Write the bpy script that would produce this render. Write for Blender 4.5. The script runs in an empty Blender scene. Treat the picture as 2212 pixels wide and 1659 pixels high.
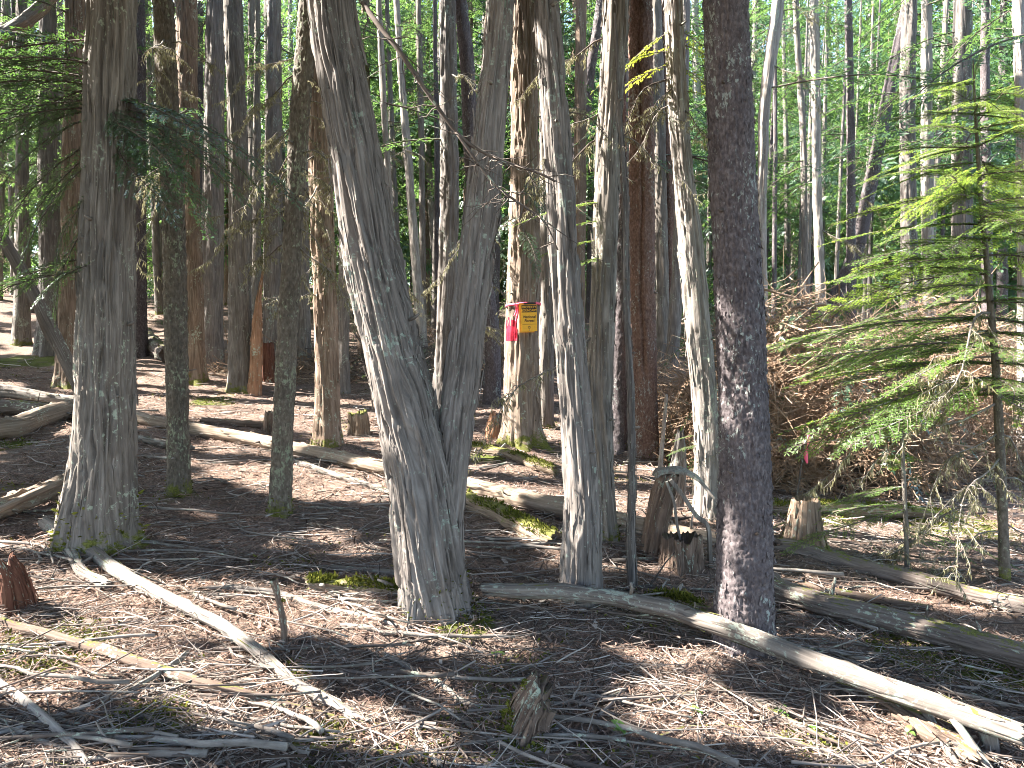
import bpy, math, random
import numpy as np
from mathutils import Vector, Matrix, Euler

# ------------------------------------------------------------------ camera, light, exposure
SC = bpy.context.scene
COL = SC.collection
PXW, PXH, F = 2212.0, 1659.0, 1658.0          # picture units used for the survey of the place
PITCH = math.radians(-3.0)
EYE = np.array([0.0, 0.0, 1.6])
cam = bpy.data.cameras.new('camera'); camo = bpy.data.objects.new('camera', cam); COL.objects.link(camo)
cam.sensor_fit = 'HORIZONTAL'; cam.angle_x = 2*math.atan(PXW/2/F); cam.clip_start = 0.05; cam.clip_end = 800
camo.location = EYE; camo.rotation_euler = (math.pi/2+PITCH, 0, 0)
SC.camera = camo

SUN_EL, SUN_AZ = math.radians(41), math.radians(85)     # azimuth counted from straight ahead towards the left
SUN = np.array([-math.sin(SUN_AZ)*math.cos(SUN_EL), math.cos(SUN_AZ)*math.cos(SUN_EL), math.sin(SUN_EL)])
w = bpy.data.worlds.new('World'); SC.world = w; w.use_nodes = True
nt = w.node_tree; bg = nt.nodes['Background']
sky = nt.nodes.new('ShaderNodeTexSky'); sky.sky_type = 'NISHITA'; sky.sun_disc = False
sky.sun_elevation = SUN_EL; sky.sun_rotation = -SUN_AZ
nt.links.new(sky.outputs[0], bg.inputs[0]); bg.inputs[1].default_value = 0.08
sl = bpy.data.lights.new('sun', 'SUN'); sl.energy = 5.0; sl.angle = math.radians(0.5); sl.color = (1, 0.96, 0.90)
so = bpy.data.objects.new('sun', sl); COL.objects.link(so)
so.rotation_euler = Vector(-SUN).to_track_quat('-Z', 'Y').to_euler()
SC.view_settings.view_transform = 'Standard'; SC.view_settings.look = 'None'
SC.view_settings.exposure = 3.25; SC.view_settings.gamma = 1.0
SC.cycles.filter_width = 0.95; SC.cycles.max_bounces = 6; SC.cycles.diffuse_bounces = 4; SC.cycles.transmission_bounces = 4
SC.cycles.caustics_reflective = False; SC.cycles.caustics_refractive = False

RNG = np.random.default_rng(7)
random.seed(7)

# ------------------------------------------------------------------ noise
def _h(i, j, k, s):
    n = (i*374761393 + j*668265263 + k*1274126177 + s*974711) & 0xffffffff
    n = ((n ^ (n >> 13))*1274126177) & 0xffffffff
    return ((n ^ (n >> 16)) & 0xffff)/65535.0
def vnoise(x, y, z=0.0, s=0):
    x, y, z = np.broadcast_arrays(np.asarray(x, float), np.asarray(y, float), np.asarray(z, float))
    i, j, k = np.floor(x).astype(np.int64), np.floor(y).astype(np.int64), np.floor(z).astype(np.int64)
    f, g, h = x-i, y-j, z-k
    f = f*f*(3-2*f); g = g*g*(3-2*g); h = h*h*(3-2*h)
    def L(dz):
        a = _h(i, j, k+dz, s)*(1-f)+_h(i+1, j, k+dz, s)*f
        b = _h(i, j+1, k+dz, s)*(1-f)+_h(i+1, j+1, k+dz, s)*f
        return a*(1-g)+b*g
    return L(0)*(1-h)+L(1)*h
def fbm(x, y, z=0.0, o=3, s=0):
    t, a, n = 0, 1.0, 0
    for q in range(o):
        t = t+a*vnoise(np.asarray(x)*2**q, np.asarray(y)*2**q, np.asarray(z)*2**q, s+q*17); n += a; a *= .5
    return t/n
def sstep(a, b, x):
    t = np.clip((x-a)/(b-a), 0, 1); return t*t*(3-2*t)

# ------------------------------------------------------------------ terrain and pixel helpers
def tbase(x, y):
    x, y = np.asarray(x, float), np.asarray(y, float)
    yy = np.clip(y, 4, 21)
    g = 0.03*(y-3)*(y < 21) + (0.03*18+0.07*(y-21))*(y >= 21) + 0.0058*(yy-4)**2
    g = np.where(y < 0, -0.09+y*0.03, g)
    sx = -0.052*np.clip(x, -40, 40)
    return g + sx + 0.16*(fbm(x*.35+5, y*.35+9, 0, 2, 3)-.5)
MOUNDS = []
def tz(x, y):
    x, y = np.asarray(x, float), np.asarray(y, float)
    m = 0
    for a, b, r, h in MOUNDS: m = m + h*np.exp(-((x-a)**2+(y-b)**2)/(r*r))
    return tbase(x, y) + m + .07*(fbm(x*2.1, y*2.1, 0, 2, 11)-.5) + .035*(fbm(x*9, y*9, 0, 2, 12)-.5)
def ray(px, py):
    r, u = (px-PXW/2)/F, (PXH/2-py)/F
    c, s = math.cos(PITCH), math.sin(PITCH)
    return np.array([r, c-u*s, s+u*c])
def P(px, py, Y):
    d = ray(px, py); return EYE+d*(Y/d[1])
def hit(px, py):
    d = ray(px, py); t = 1.5
    while t < 70:
        p = EYE+d*t
        if p[2] < float(tbase(p[0], p[1])): break
        t += .03
    return EYE+d*t
def topx(X, Y, Z):
    c, s = math.cos(PITCH), math.sin(PITCH)
    dz = Z-EYE[2]; dep = Y*c+dz*s; up = -Y*s+dz*c
    dep = np.maximum(dep, .05)
    return PXW/2+F*X/dep, PXH/2-F*up/dep

for a, b, r, h in ((207, 1195, .45, .06), (388, 1078, .25, .04), (602, 1118, .25, .05), (945, 1350, .5, .07), (1126, 975, .5, .1), (1250, 1325, .36, .05), (1312, 1192, .4, .06), (1395, 1000, .4, .06),
                   (1534, 1135, .4, .06), (1610, 1425, .4, .06), (1736, 1200, .35, .05), (708, 978, .4, .07), (1118, 1610, .2, .04), (1472, 1240, .3, .05), (30, 1325, .3, .05), (2172, 1262, .2, .03)):
    q = hit(a, b); MOUNDS.append((q[0], q[1], r, h))

# ------------------------------------------------------------------ mesh helpers
class MB:
    def __init__(self): self.V=[]; self.Q=[]; self.T=[]; self.R=[]; self.C=[]; self.n=0
    def add(self, V, Q=None, T=None, rest=None, tint=0.5):
        V = np.asarray(V, float)
        self.V.append(V); self.R.append(V if rest is None else np.asarray(rest, float))
        self.C.append(np.full(len(V), tint) if np.isscalar(tint) else np.asarray(tint, float))
        if Q is not None and len(Q): self.Q.append(np.asarray(Q, np.int64)+self.n)
        if T is not None and len(T): self.T.append(np.asarray(T, np.int64)+self.n)
        self.n += len(V)
    def mesh(self, name, mat, smooth=True):
        V = np.concatenate(self.V) if self.V else np.zeros((0, 3))
        Q = np.concatenate(self.Q) if self.Q else np.zeros((0, 4), np.int64)
        T = np.concatenate(self.T) if self.T else np.zeros((0, 3), np.int64)
        me = bpy.data.meshes.new(name)
        me.vertices.add(len(V)); me.vertices.foreach_set('co', V.astype(np.float32).ravel())
        lp = np.concatenate([Q.ravel(), T.ravel()]).astype(np.int32)
        me.loops.add(len(lp)); me.loops.foreach_set('vertex_index', lp)
        st = np.concatenate([np.arange(len(Q))*4, len(Q)*4+np.arange(len(T))*3]).astype(np.int32)
        tot = np.concatenate([np.full(len(Q), 4), np.full(len(T), 3)]).astype(np.int32)
        me.polygons.add(len(st)); me.polygons.foreach_set('loop_start', st); me.polygons.foreach_set('loop_total', tot)
        a = me.attributes.new('rest', 'FLOAT_VECTOR', 'POINT'); a.data.foreach_set('vector', np.concatenate(self.R).astype(np.float32).ravel())
        a = me.attributes.new('tint', 'FLOAT', 'POINT'); a.data.foreach_set('value', np.concatenate(self.C).astype(np.float32))
        me.update(calc_edges=True)
        me.polygons.foreach_set('use_smooth', np.full(len(st), smooth))
        if mat: me.materials.append(mat)
        return me
    def obj(self, name, mat, parent=None, smooth=True, loc=None):
        return link(name, self.mesh(name, mat, smooth), parent, loc)
def link(name, data, parent=None, loc=None, rot=None, scale=None):
    o = bpy.data.objects.new(name, data); COL.objects.link(o)
    if parent is not None: o.parent = parent
    if loc is not None: o.location = [float(v) for v in loc]
    if rot is not None: o.rotation_euler = [float(v) for v in rot]
    if scale is not None: o.scale = (scale,)*3 if np.isscalar(scale) else scale
    return o
def tag(o, label, cat=None, group=None, kind=None):
    o['label'] = label
    if cat: o['category'] = cat
    if group: o['group'] = group
    if kind: o['kind'] = kind
    return o
def root(name, loc, label, cat, group=None):
    return tag(link(name, None, None, loc), label, cat, group)
def smooth_path(pts, n):
    """Catmull-Rom through control rows (any width), n samples."""
    p = np.asarray(pts, float)
    if len(p) == 2: 
        t = np.linspace(0, 1, n)[:, None]; return p[0]*(1-t)+p[1]*t
    e = np.vstack([2*p[0]-p[1], p, 2*p[-1]-p[-2]])
    L = np.r_[0, np.cumsum(np.linalg.norm(np.diff(p[:, :3], axis=0), axis=1))]
    u = np.interp(np.linspace(0, L[-1], n), L, np.arange(len(p)))
    i = np.minimum(u.astype(int), len(p)-2); t = (u-i)[:, None]
    a, b, c, d = e[i], e[i+1], e[i+2], e[i+3]
    return .5*(2*b+(c-a)*t+(2*a-5*b+4*c-d)*t*t+(3*b-a-3*c+d)*t**3)
def frames(p):
    t = np.gradient(p, axis=0); t /= np.linalg.norm(t, axis=1)[:, None]+1e-9
    ref = np.array([1., 0, 0]) if abs(t[:, 0]).mean() < .75 else np.array([0, 0, 1.])
    a = ref-t*(t@ref)[:, None]; a /= np.linalg.norm(a, axis=1)[:, None]+1e-9
    b = np.cross(t, a); return t, a, b
def tube(mb, pts, rad, k=5, tint=.5, off=None, cap=True):
    p = np.asarray(pts, float); n = len(p); rad = np.broadcast_to(np.asarray(rad, float), (n,))
    t, a, b = frames(p)
    th = np.arange(k)*2*np.pi/k
    V = p[:, None]+rad[:, None, None]*(np.cos(th)[None, :, None]*a[:, None]+np.sin(th)[None, :, None]*b[:, None])
    s = np.r_[0, np.cumsum(np.linalg.norm(np.diff(p, axis=0), axis=1))]
    o = RNG.random(3)*9 if off is None else off
    R = np.stack([np.cos(th)[None]*rad[:, None]+o[0], np.sin(th)[None]*rad[:, None]+o[1], np.broadcast_to(s[:, None]+o[2], (n, k))], -1)
    i = np.arange(n-1)[:, None]*k; j = np.arange(k)[None]
    Q = np.stack([i+j, i+(j+1) % k, i+k+(j+1) % k, i+k+j], -1).reshape(-1, 4)
    V = V.reshape(-1, 3); R = R.reshape(-1, 3); T = []
    if cap:
        V = np.vstack([V, p[0], p[-1]]); R = np.vstack([R, R[0], R[-1]])
        jj = np.arange(k)
        T = np.vstack([np.stack([np.full(k, n*k), (jj+1) % k, jj], -1), np.stack([np.full(k, n*k+1), (n-1)*k+jj, (n-1)*k+(jj+1) % k], -1)])
    mb.add(V, Q, T, R, tint)

def worley(u, v, nu, s):
    """cell borders (0 at the joint) on a sheet that wraps round in u with nu cells."""
    i, j = np.floor(u).astype(np.int64), np.floor(v).astype(np.int64)
    d1 = np.full(u.shape, 9.); d2 = d1.copy(); hv = np.zeros(u.shape)
    for di in (-1, 0, 1):
        for dj in (-1, 0, 1):
            ci, cj = i+di, j+dj; cw = ci % nu
            x = ci+.15+.7*_h(cw, cj, 0*cj, s); y = cj+.15+.7*_h(cw, cj, 0*cj+1, s)
            d = np.hypot(u-x, v-y); hh = _h(cw, cj, 0*cj+2, s)
            near = d < d1
            d2 = np.where(near, d1, np.minimum(d2, d)); hv = np.where(near, hh, hv); d1 = np.where(near, d, d1)
    return d2-d1, hv

def stem_mesh(name, mat, path, rad, px, bark='cedar', flare=0.0, flare_h=.35, lobes=5, seed=1, zvis=None, origin=(0, 0, 0),
              twist=.15, depth=1.0, slant=None, crack=None, jag_top=0.0, jag_base=0.0, cap=True, ds_mul=1.0, hollow=0.0, ground=False):
    """A trunk or log as one closed relief surface along path (base first). px = metres per picture pixel there."""
    path = np.asarray(path, float); rad = np.asarray(rad, float)
    row = smooth_path(np.column_stack([path, rad]), 60)
    p, r = row[:, :3], row[:, 3]
    L = np.r_[0, np.cumsum(np.linalg.norm(np.diff(p, axis=0), axis=1))]
    ds = px*{'cedar': 2.9, 'fir': 1.8, 'spruce': 1.8, 'bare': 3.0}[bark]*ds_mul
    if zvis is not None:
        sv = np.interp(zvis, p[:, 2], L) if p[-1, 2] > zvis else L[-1]
    else: sv = L[-1]
    n1 = int(np.clip(sv/ds, 8, 520)); s = np.linspace(0, sv, n1)
    if sv < L[-1]-.05: s = np.r_[s, np.linspace(sv, L[-1], 14)[1:]]
    pp = np.stack([np.interp(s, L, p[:, q]) for q in range(3)], 1); rr = np.interp(s, L, r)
    rm = rr[:max(2, n1)].mean()
    k = int(np.clip(2*math.pi*rm/(px*1.12), 10, 170))
    t, a, b = frames(pp)
    th = np.arange(k)*2*np.pi/k
    TH, S = np.meshgrid(th, s)
    RR = rr[:, None]
    ang = TH+twist*S+.12*np.sin(S*1.7+seed)
    ang = ang+.05/max(rm, .03)*(fbm(np.cos(TH)*3+seed, np.sin(TH)*3, S*2.6, 2, seed+21)-.5)*(1.0 if bark == 'cedar' else .4)
    cx, cy = np.cos(ang), np.sin(ang)
    R0 = max(rm, .02)
    disp = .10*R0*(fbm(np.cos(TH)*1.3+seed, np.sin(TH)*1.3, S*.6, 2, seed)-.5)*2 + .05*R0*(fbm(np.cos(TH)*2.2+seed, np.sin(TH)*2.2, S*4, 2, seed+8)-.5)*2
    if bark == 'cedar':
        fr = 2*np.pi*R0/.035/6.28
        n = vnoise(cx*fr*1.6+seed*3, cy*fr*1.6, S*2.1, seed+1); rid = np.abs(2*n-1)
        d1 = min(.021, R0*.15)*depth
        disp = disp - d1*(1-sstep(0, .26, rid))
        n = vnoise(cx*fr*3.6+seed, cy*fr*3.6, S*3.4, seed+2)
        disp = disp + .45*d1*(n-.5)
        n = vnoise(cx*fr*.8, cy*fr*.8+seed, S*.9, seed+3)
        disp = disp + .7*d1*(sstep(.48, .53, n)-.5) + .35*d1*(sstep(.5, .56, vnoise(cx*fr*2, cy*fr*2+seed, S*2.2, seed+5))-.5)
    elif bark in ('fir', 'spruce'):
        cw = .034 if bark == 'fir' else .026
        nu = max(5, int(2*np.pi*R0/cw))
        wob = fbm(cx*3*R0/.1+seed, cy*3*R0/.1, S*14, 2, seed+9)-.5
        u = (ang/(2*np.pi)*nu)+wob*1.5; v = S/(cw*(2.1 if bark == 'fir' else 1.5))+wob*.9
        e, hv = worley(u, v, nu, seed)
        d1 = min(.012, R0*.1)*depth*(1 if bark == 'fir' else .7)
        disp = disp - 1.15*d1*(1-sstep(.02, .2, e)) + d1*.95*(hv-.5) + d1*.5*(v-np.floor(v)-.5) + d1*.6*(fbm(cx*20*R0/.1, cy*20*R0/.1, S*30, 2, seed)-.5)
    else:
        fr = R0/.02
        n = vnoise(cx*fr*1.8+seed*3, cy*fr*1.8, S*1.1, seed+1); rid = np.abs(2*n-1)
        disp = disp - min(.007, R0*.12)*depth*(1-sstep(0, .16, rid)) + R0*.20*(fbm(cx*1.6+seed, cy*1.6, S*3.5, 3, seed)-.5) + R0*.35*sstep(.80, .97, vnoise(cx*2.2+seed, cy*2.2, S*5, seed+6))
    if flare:
        h = S
        fl = np.exp(-h/flare_h)
        disp = disp + RR*flare*.9*np.exp(-h/(flare_h*.3))*np.clip(.3+np.cos(lobes*TH+seed+.6)+.5*np.cos((lobes+1)*TH+seed), 0, 2)
        disp = disp + RR*flare*fl*(.75+.45*np.cos(lobes*TH+seed)+.25*np.cos((lobes+2)*TH+seed*2))
    if crack:
        wc = crack[0]+.12*np.sin(S*2.3)+.05*np.sin(S*9)
        disp = disp - RR*.28*np.exp(-((((TH-wc+np.pi) % (2*np.pi))-np.pi)/.10)**2)*sstep(crack[1], crack[1]+.3, S)*(1-sstep(crack[2], crack[2]+.6, S))
    RAD = np.maximum(RR+disp, RR*.3)
    V = pp[:, None]+RAD[..., None]*(np.cos(TH)[..., None]*a[:, None]+np.sin(TH)[..., None]*b[:, None])
    if slant:
        e = sstep(.2, 1, S/s[-1]); V -= (e*slant[0]*(.5+.5*np.cos(TH-slant[1])))[..., None]*t[:, None]
    if jag_top:
        e = sstep(.45, 1, S/s[-1]); j = np.abs(fbm(np.cos(th)*2.1+seed, np.sin(th)*2.1, 0, 4, seed+4)-.3)*1.3+.35*vnoise(np.cos(th)*9+seed, np.sin(th)*9, 0, seed+14)**2
        V -= (e*jag_top*j[None])[..., None]*t[:, None]
    if jag_base:
        e = 1-sstep(0, .5, S/s[-1]); j = np.abs(fbm(np.cos(th)*2.6+seed, np.sin(th)*2.6, 4, 3, seed+4)-.3)*1.6
        V += (e*jag_base*j[None])[..., None]*t[:, None]
    rest = np.stack([np.cos(ang)*R0+seed*1.7, np.sin(ang)*R0, S+seed], -1).reshape(-1, 3)
    n = len(s)
    i = np.arange(n-1)[:, None]*k; j = np.arange(k)[None]
    Q = np.stack([i+j, i+(j+1) % k, i+k+(j+1) % k, i+k+j], -1).reshape(-1, 4)
    V = V.reshape(-1, 3); T = []
    if cap:
        # end faces sunk a little, with a ring so that the broken rim shows
        for end, i0, sg in ((0, 0, 1), (1, (n-1)*k, -1)):
            ring = V[i0:i0+k]; c = ring.mean(0)
            dirn = t[0 if end == 0 else -1]*sg
            inner = c+(ring-c)*.72+dirn*(rr[0 if end == 0 else -1]*(.25+hollow))
            base = len(V); V = np.vstack([V, inner, inner.mean(0)+dirn*hollow*rm])
            rest = np.vstack([rest, (inner-c)*1.0+[seed, 3, 0], [[seed, 3, 0]]])
            jj = np.arange(k); o1, o2 = i0+jj, i0+(jj+1) % k
            q = np.stack([o2, o1, base+jj, base+(jj+1) % k], -1) if end == 0 else np.stack([o1, o2, base+(jj+1) % k, base+jj], -1)
            Q = np.vstack([Q, q])
            tt = np.stack([np.full(k, base+k), base+(jj+1) % k, base+jj], -1) if end == 0 else np.stack([np.full(k, base+k), base+jj, base+(jj+1) % k], -1)
            T.append(tt)
        T = np.vstack(T)
    GRID['V'] = (V-np.asarray(origin))[:n*k].reshape(n, k, 3); GRID['rows'] = n1; GRID['mid'] = pp-np.asarray(origin); GRID['rest'] = rest[:n*k].reshape(n, k, 3)
    mb = MB(); mb.add(V-np.asarray(origin), Q, T, rest)
    return mb.mesh(name, mat)
GRID = {}
def bark_flakes(parent, mat, count, seed, lift=.014, lo=.05, hi=.28, w0=.006, w1=.022):
    """Loose bark slivers that peel off the surface just built."""
    g = np.random.default_rng(seed); V, rest, mid, rows = GRID['V'], GRID['rest'], GRID['mid'], GRID['rows']; k = V.shape[1]; mb = MB()
    dz = np.linalg.norm(mid[1]-mid[0])+1e-6; dw = np.linalg.norm(V[0, 1]-V[0, 0])+1e-6
    for q in range(count):
        m = int(np.clip(g.uniform(lo, hi)/dz, 2, 22)); i = int(g.integers(0, max(1, rows-m-2))); j = int(g.integers(k)); wd = int(np.clip(g.uniform(w0, w1)/dw, 1, 8))
        ii = np.unique(np.linspace(i, i+m, 5 if lo > .03 else 3).astype(int)); u = np.linspace(0, 1, len(ii))
        if g.random() < .5: u = u[::-1]
        a, b = V[ii, j], V[ii, (j+wd) % k]; c = (a+b)/2; out = c-mid[ii]; out /= np.linalg.norm(out, axis=1)[:, None]+1e-9
        h = (.004+lift*g.uniform(.3, 1.6)*u**2)[:, None]; nar = (1-.75*u**3)[:, None]
        L = c+(a-c)*nar+out*h; Rr = c+(b-c)*nar+out*h*g.uniform(.6, 1.3); n = len(ii); f = np.arange(n-1)
        mb.add(np.vstack([L, Rr]), np.stack([f, n+f, n+f+1, f+1], 1), None, np.vstack([rest[ii, j], rest[ii, (j+wd) % k]])+g.normal(0, .3, 3))
    o = mb.obj('bark_flakes', mat, parent, True); o['kind'] = 'stuff'; return o
def moss_tufts(parent, count, seed, up=.35, zmax=None, tall=(.008, .022), mat='moss', bias=0):
    """Short moss blades on the surface just built, where it faces up (or near the foot when zmax is given)."""
    g = np.random.default_rng(seed); V, mid, rows = GRID['V'], GRID['mid'], GRID['rows']; k = V.shape[1]
    i = g.integers(0, rows, count*6); j = g.integers(0, k, count*6); p = V[i, j]; out = p-mid[i]; out /= np.linalg.norm(out, axis=1)[:, None]+1e-9
    n = fbm(p[:, 0]*7+seed, p[:, 1]*7, p[:, 2]*7, 2, seed)
    ok = (out[:, 2] > up) & (n > .42) if zmax is None else (p[:, 2]+(n-.5)*1.2*zmax < zmax*g.random(len(p))**.7)
    p, out = p[ok][:count], out[ok][:count]; m = len(p)
    if not m: return
    h = g.uniform(*tall, m)[:, None]; d = (out+[0, 0, .4]+g.normal(0, .5, (m, 3)))*h; a = g.normal(0, 1, (m, 3)); wv = np.cross(d, a); wv /= np.linalg.norm(wv, axis=1)[:, None]+1e-9; wv *= h*.3
    Q = np.stack([p-wv*.4, p+d*.6-wv, p+d, p+d*.6+wv], 1).reshape(-1, 3); mb = MB(); mb.add(Q, np.arange(m*4).reshape(-1, 4), None, None, np.repeat(np.clip(g.normal(.5+bias, .25, m), 0, 1), 4))
    o = mb.obj('moss', M[mat], parent, False); o['kind'] = 'stuff'
def stubs(parent, mat, count, seed, l0=.015, l1=.06, r=.007, imax=None):
    g = np.random.default_rng(seed); V, mid, rows = GRID['V'], GRID['mid'], GRID['rows']; k = V.shape[1]
    for q in range(count):
        i = int(g.integers(2, (imax or rows)-2)); p = V[i, int(g.integers(k))]; out = p-mid[i]; out /= np.linalg.norm(out)+1e-9; l = g.uniform(l0, l1); d = out+np.array([0, 0, g.uniform(-.3, .5)])+g.normal(0, .15, 3)
        mb = MB(); rr = r*g.uniform(.6, 1.5); tube(mb, [p-out*.02, p+d*l*.5, p+d*l+g.normal(0, .006, 3)], [rr*1.4, rr, rr*.6], 6); mb.obj('branch_stub', mat, parent)


# ------------------------------------------------------------------ materials
def mat_new(name):
    m = bpy.data.materials.new(name); m.use_nodes = True
    nt = m.node_tree; nt.nodes.clear(); out = nt.nodes.new('ShaderNodeOutputMaterial')
    return m, nt, out
def N(nt, typ, **kw):
    n = nt.nodes.new('ShaderNode'+typ)
    for k, v in kw.items():
        if k.startswith('i_'): n.inputs[int(k[2:])].default_value = v
        else: setattr(n, k, v)
    return n
def ramp(nt, fac, stops):
    n = nt.nodes.new('ShaderNodeValToRGB'); e = n.color_ramp.elements
    while len(e) < len(stops): e.new(.5)
    for q, (p, c) in enumerate(stops): e[q].position = p; e[q].color = (*c, 1) if len(c) == 3 else c
    nt.links.new(fac, n.inputs[0]); return n.outputs[0]
def noise_tex(nt, vec, scale, detail=4, rough=.6):
    n = N(nt, 'TexNoise'); n.inputs['Scale'].default_value = scale; n.inputs['Detail'].default_value = detail; n.inputs['Roughness'].default_value = rough
    nt.links.new(vec, n.inputs['Vector']); return n.outputs['Fac']
def mapped(nt, vec, sc):
    n = N(nt, 'Mapping'); n.inputs['Scale'].default_value = sc; nt.links.new(vec, n.inputs[0]); return n.outputs[0]
def mixc(nt, fac, a, b, mode='MIX'):
    n = nt.nodes.new('ShaderNodeMix'); n.data_type = 'RGBA'; n.blend_type = mode
    for s, v in ((n.inputs[0], fac), (n.inputs[6], a), (n.inputs[7], b)):
        if hasattr(v, 'links') or hasattr(v, 'is_linked'): nt.links.new(v, s)
        else: s.default_value = v if np.isscalar(v) else (*v, 1)
    return n.outputs[2]
def attr(nt, name, out='Vector'):
    n = N(nt, 'Attribute'); n.attribute_name = name; return n.outputs[out]
def math_n(nt, op, a, b=None):
    n = N(nt, 'Math'); n.operation = op
    for q, v in enumerate((a, b)):
        if v is None: continue
        if hasattr(v, 'is_linked'): nt.links.new(v, n.inputs[q])
        else: n.inputs[q].default_value = v
    return n.outputs[0]
def bark_mat(name, dark, mid, light, xy=70, z=3.5, lichen=.25, lichen_col=(.30, .33, .25), moss=0.0, moss_top=0.0, bump=.5, patch=None, spots=45):
    m, nt, out = mat_new(name); b = N(nt, 'BsdfPrincipled'); nt.links.new(b.outputs[0], out.inputs[0])
    b.inputs['Roughness'].default_value = .9; b.inputs['Specular IOR Level'].default_value = .2
    v = attr(nt, 'rest'); vm = mapped(nt, v, (xy, xy, z))
    n1 = noise_tex(nt, vm, 1.0, 5, .65)
    n2 = noise_tex(nt, mapped(nt, v, (9, 9, 1.6)), 1.0, 3)
    c = ramp(nt, n1, [(.28, dark), (.5, mid), (.74, light)])
    c2 = mixc(nt, math_n(nt, 'MULTIPLY', n2, .6), c, patch or mid)
    n3 = noise_tex(nt, mapped(nt, v, (6, 6, 2.2)), 1.0, 4, .6)
    c2 = mixc(nt, 1.0, c2, ramp(nt, n3, [(.30, (.74, .73, .72)), (.5, (1, 1, 1)), (.72, (1.15, 1.13, 1.1))]), 'MULTIPLY')
    oi = N(nt, 'ObjectInfo')
    hs = N(nt, 'HueSaturation'); nt.links.new(c2, hs.inputs['Color'])
    mr = N(nt, 'MapRange'); mr.inputs[3].default_value = .8; mr.inputs[4].default_value = 1.2; nt.links.new(oi.outputs['Random'], mr.inputs[0]); nt.links.new(mr.outputs[0], hs.inputs['Value'])
    c = hs.outputs[0]
    if lichen:
        ln = noise_tex(nt, mapped(nt, v, (spots, spots, spots*.6)), 1.0, 5, .7)
        big = noise_tex(nt, mapped(nt, v, (5, 5, 3)), 1.0, 2)
        f = ramp(nt, math_n(nt, 'MULTIPLY', ln, math_n(nt, 'ADD', big, .45)), [(.60-.16*lichen, (0, 0, 0)), (.66-.13*lichen, (.85, .85, .85))])
        c = mixc(nt, f, c, lichen_col)
    if moss or moss_top:
        mn = noise_tex(nt, v, 14, 4, .7)
        if moss_top:
            ge = N(nt, 'NewGeometry'); sp = N(nt, 'SeparateXYZ'); nt.links.new(ge.outputs['Normal'], sp.inputs[0])
            f = math_n(nt, 'ADD', math_n(nt, 'MULTIPLY', sp.outputs[2], .45), mn)
            f = ramp(nt, f, [(.98-.28*moss_top, (0, 0, 0)), (1.04-.2*moss_top, (1, 1, 1))])
        else:
            sp = N(nt, 'SeparateXYZ'); tc = N(nt, 'TexCoord'); nt.links.new(tc.outputs['Object'], sp.inputs[0])
            hgt = math_n(nt, 'MULTIPLY', sp.outputs[2], 1.5)
            f = math_n(nt, 'SUBTRACT', mn, hgt)
            f = ramp(nt, f, [(.50-.25*moss, (0, 0, 0)), (.58-.2*moss, (1, 1, 1))])
        mc = ramp(nt, noise_tex(nt, v, 120, 3), [(.3, (.045, .05, .012)), (.7, (.16, .155, .035))])
        c = mixc(nt, f, c, mc)
    nt.links.new(c, b.inputs['Base Color'])
    bp = N(nt, 'Bump'); bp.inputs['Strength'].default_value = bump; bp.inputs['Distance'].default_value = .012
    nt.links.new(n1, bp.inputs['Height']); nt.links.new(bp.outputs[0], b.inputs['Normal'])
    return m
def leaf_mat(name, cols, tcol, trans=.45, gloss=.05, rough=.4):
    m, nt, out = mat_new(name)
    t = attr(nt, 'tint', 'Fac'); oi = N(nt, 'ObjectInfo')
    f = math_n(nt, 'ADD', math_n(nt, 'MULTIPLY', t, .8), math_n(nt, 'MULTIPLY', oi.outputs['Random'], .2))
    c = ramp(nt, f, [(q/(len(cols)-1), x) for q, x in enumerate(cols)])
    d = N(nt, 'BsdfDiffuse'); nt.links.new(c, d.inputs[0])
    tr = N(nt, 'BsdfTranslucent'); tc = mixc(nt, .55, c, tcol); nt.links.new(tc, tr.inputs[0])
    m1 = N(nt, 'MixShader'); m1.inputs[0].default_value = trans
    nt.links.new(d.outputs[0], m1.inputs[1]); nt.links.new(tr.outputs[0], m1.inputs[2])
    g = N(nt, 'BsdfGlossy'); g.inputs['Roughness'].default_value = rough
    m2 = N(nt, 'MixShader'); m2.inputs[0].default_value = gloss
    nt.links.new(m1.outputs[0], m2.inputs[1]); nt.links.new(g.outputs[0], m2.inputs[2]); nt.links.new(m2.outputs[0], out.inputs[0])
    return m
def plain_mat(name, col, rough=.6, spec=.3, var=0.0, scale=40):
    m, nt, out = mat_new(name); b = N(nt, 'BsdfPrincipled'); nt.links.new(b.outputs[0], out.inputs[0])
    b.inputs['Roughness'].default_value = rough; b.inputs['Specular IOR Level'].default_value = spec
    tc = N(nt, 'TexCoord'); n = noise_tex(nt, tc.outputs['Object'], scale, 4)
    lo = tuple(x*(1-var) for x in col); hi = tuple(min(1, x*(1+var)) for x in col)
    nt.links.new(ramp(nt, n, [(.3, lo), (.7, hi)]), b.inputs['Base Color'])
    return m
def tint_mat(name, cols, rough=.9, trans=0.0):
    m, nt, out = mat_new(name)
    c = ramp(nt, attr(nt, 'tint', 'Fac'), [(q/(len(cols)-1), x) for q, x in enumerate(cols)])
    d = N(nt, 'BsdfDiffuse'); nt.links.new(c, d.inputs[0])
    if trans:
        tr = N(nt, 'BsdfTranslucent'); nt.links.new(c, tr.inputs[0]); mx = N(nt, 'MixShader'); mx.inputs[0].default_value = trans
        nt.links.new(d.outputs[0], mx.inputs[1]); nt.links.new(tr.outputs[0], mx.inputs[2]); nt.links.new(mx.outputs[0], out.inputs[0])
    else: nt.links.new(d.outputs[0], out.inputs[0])
    return m
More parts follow.
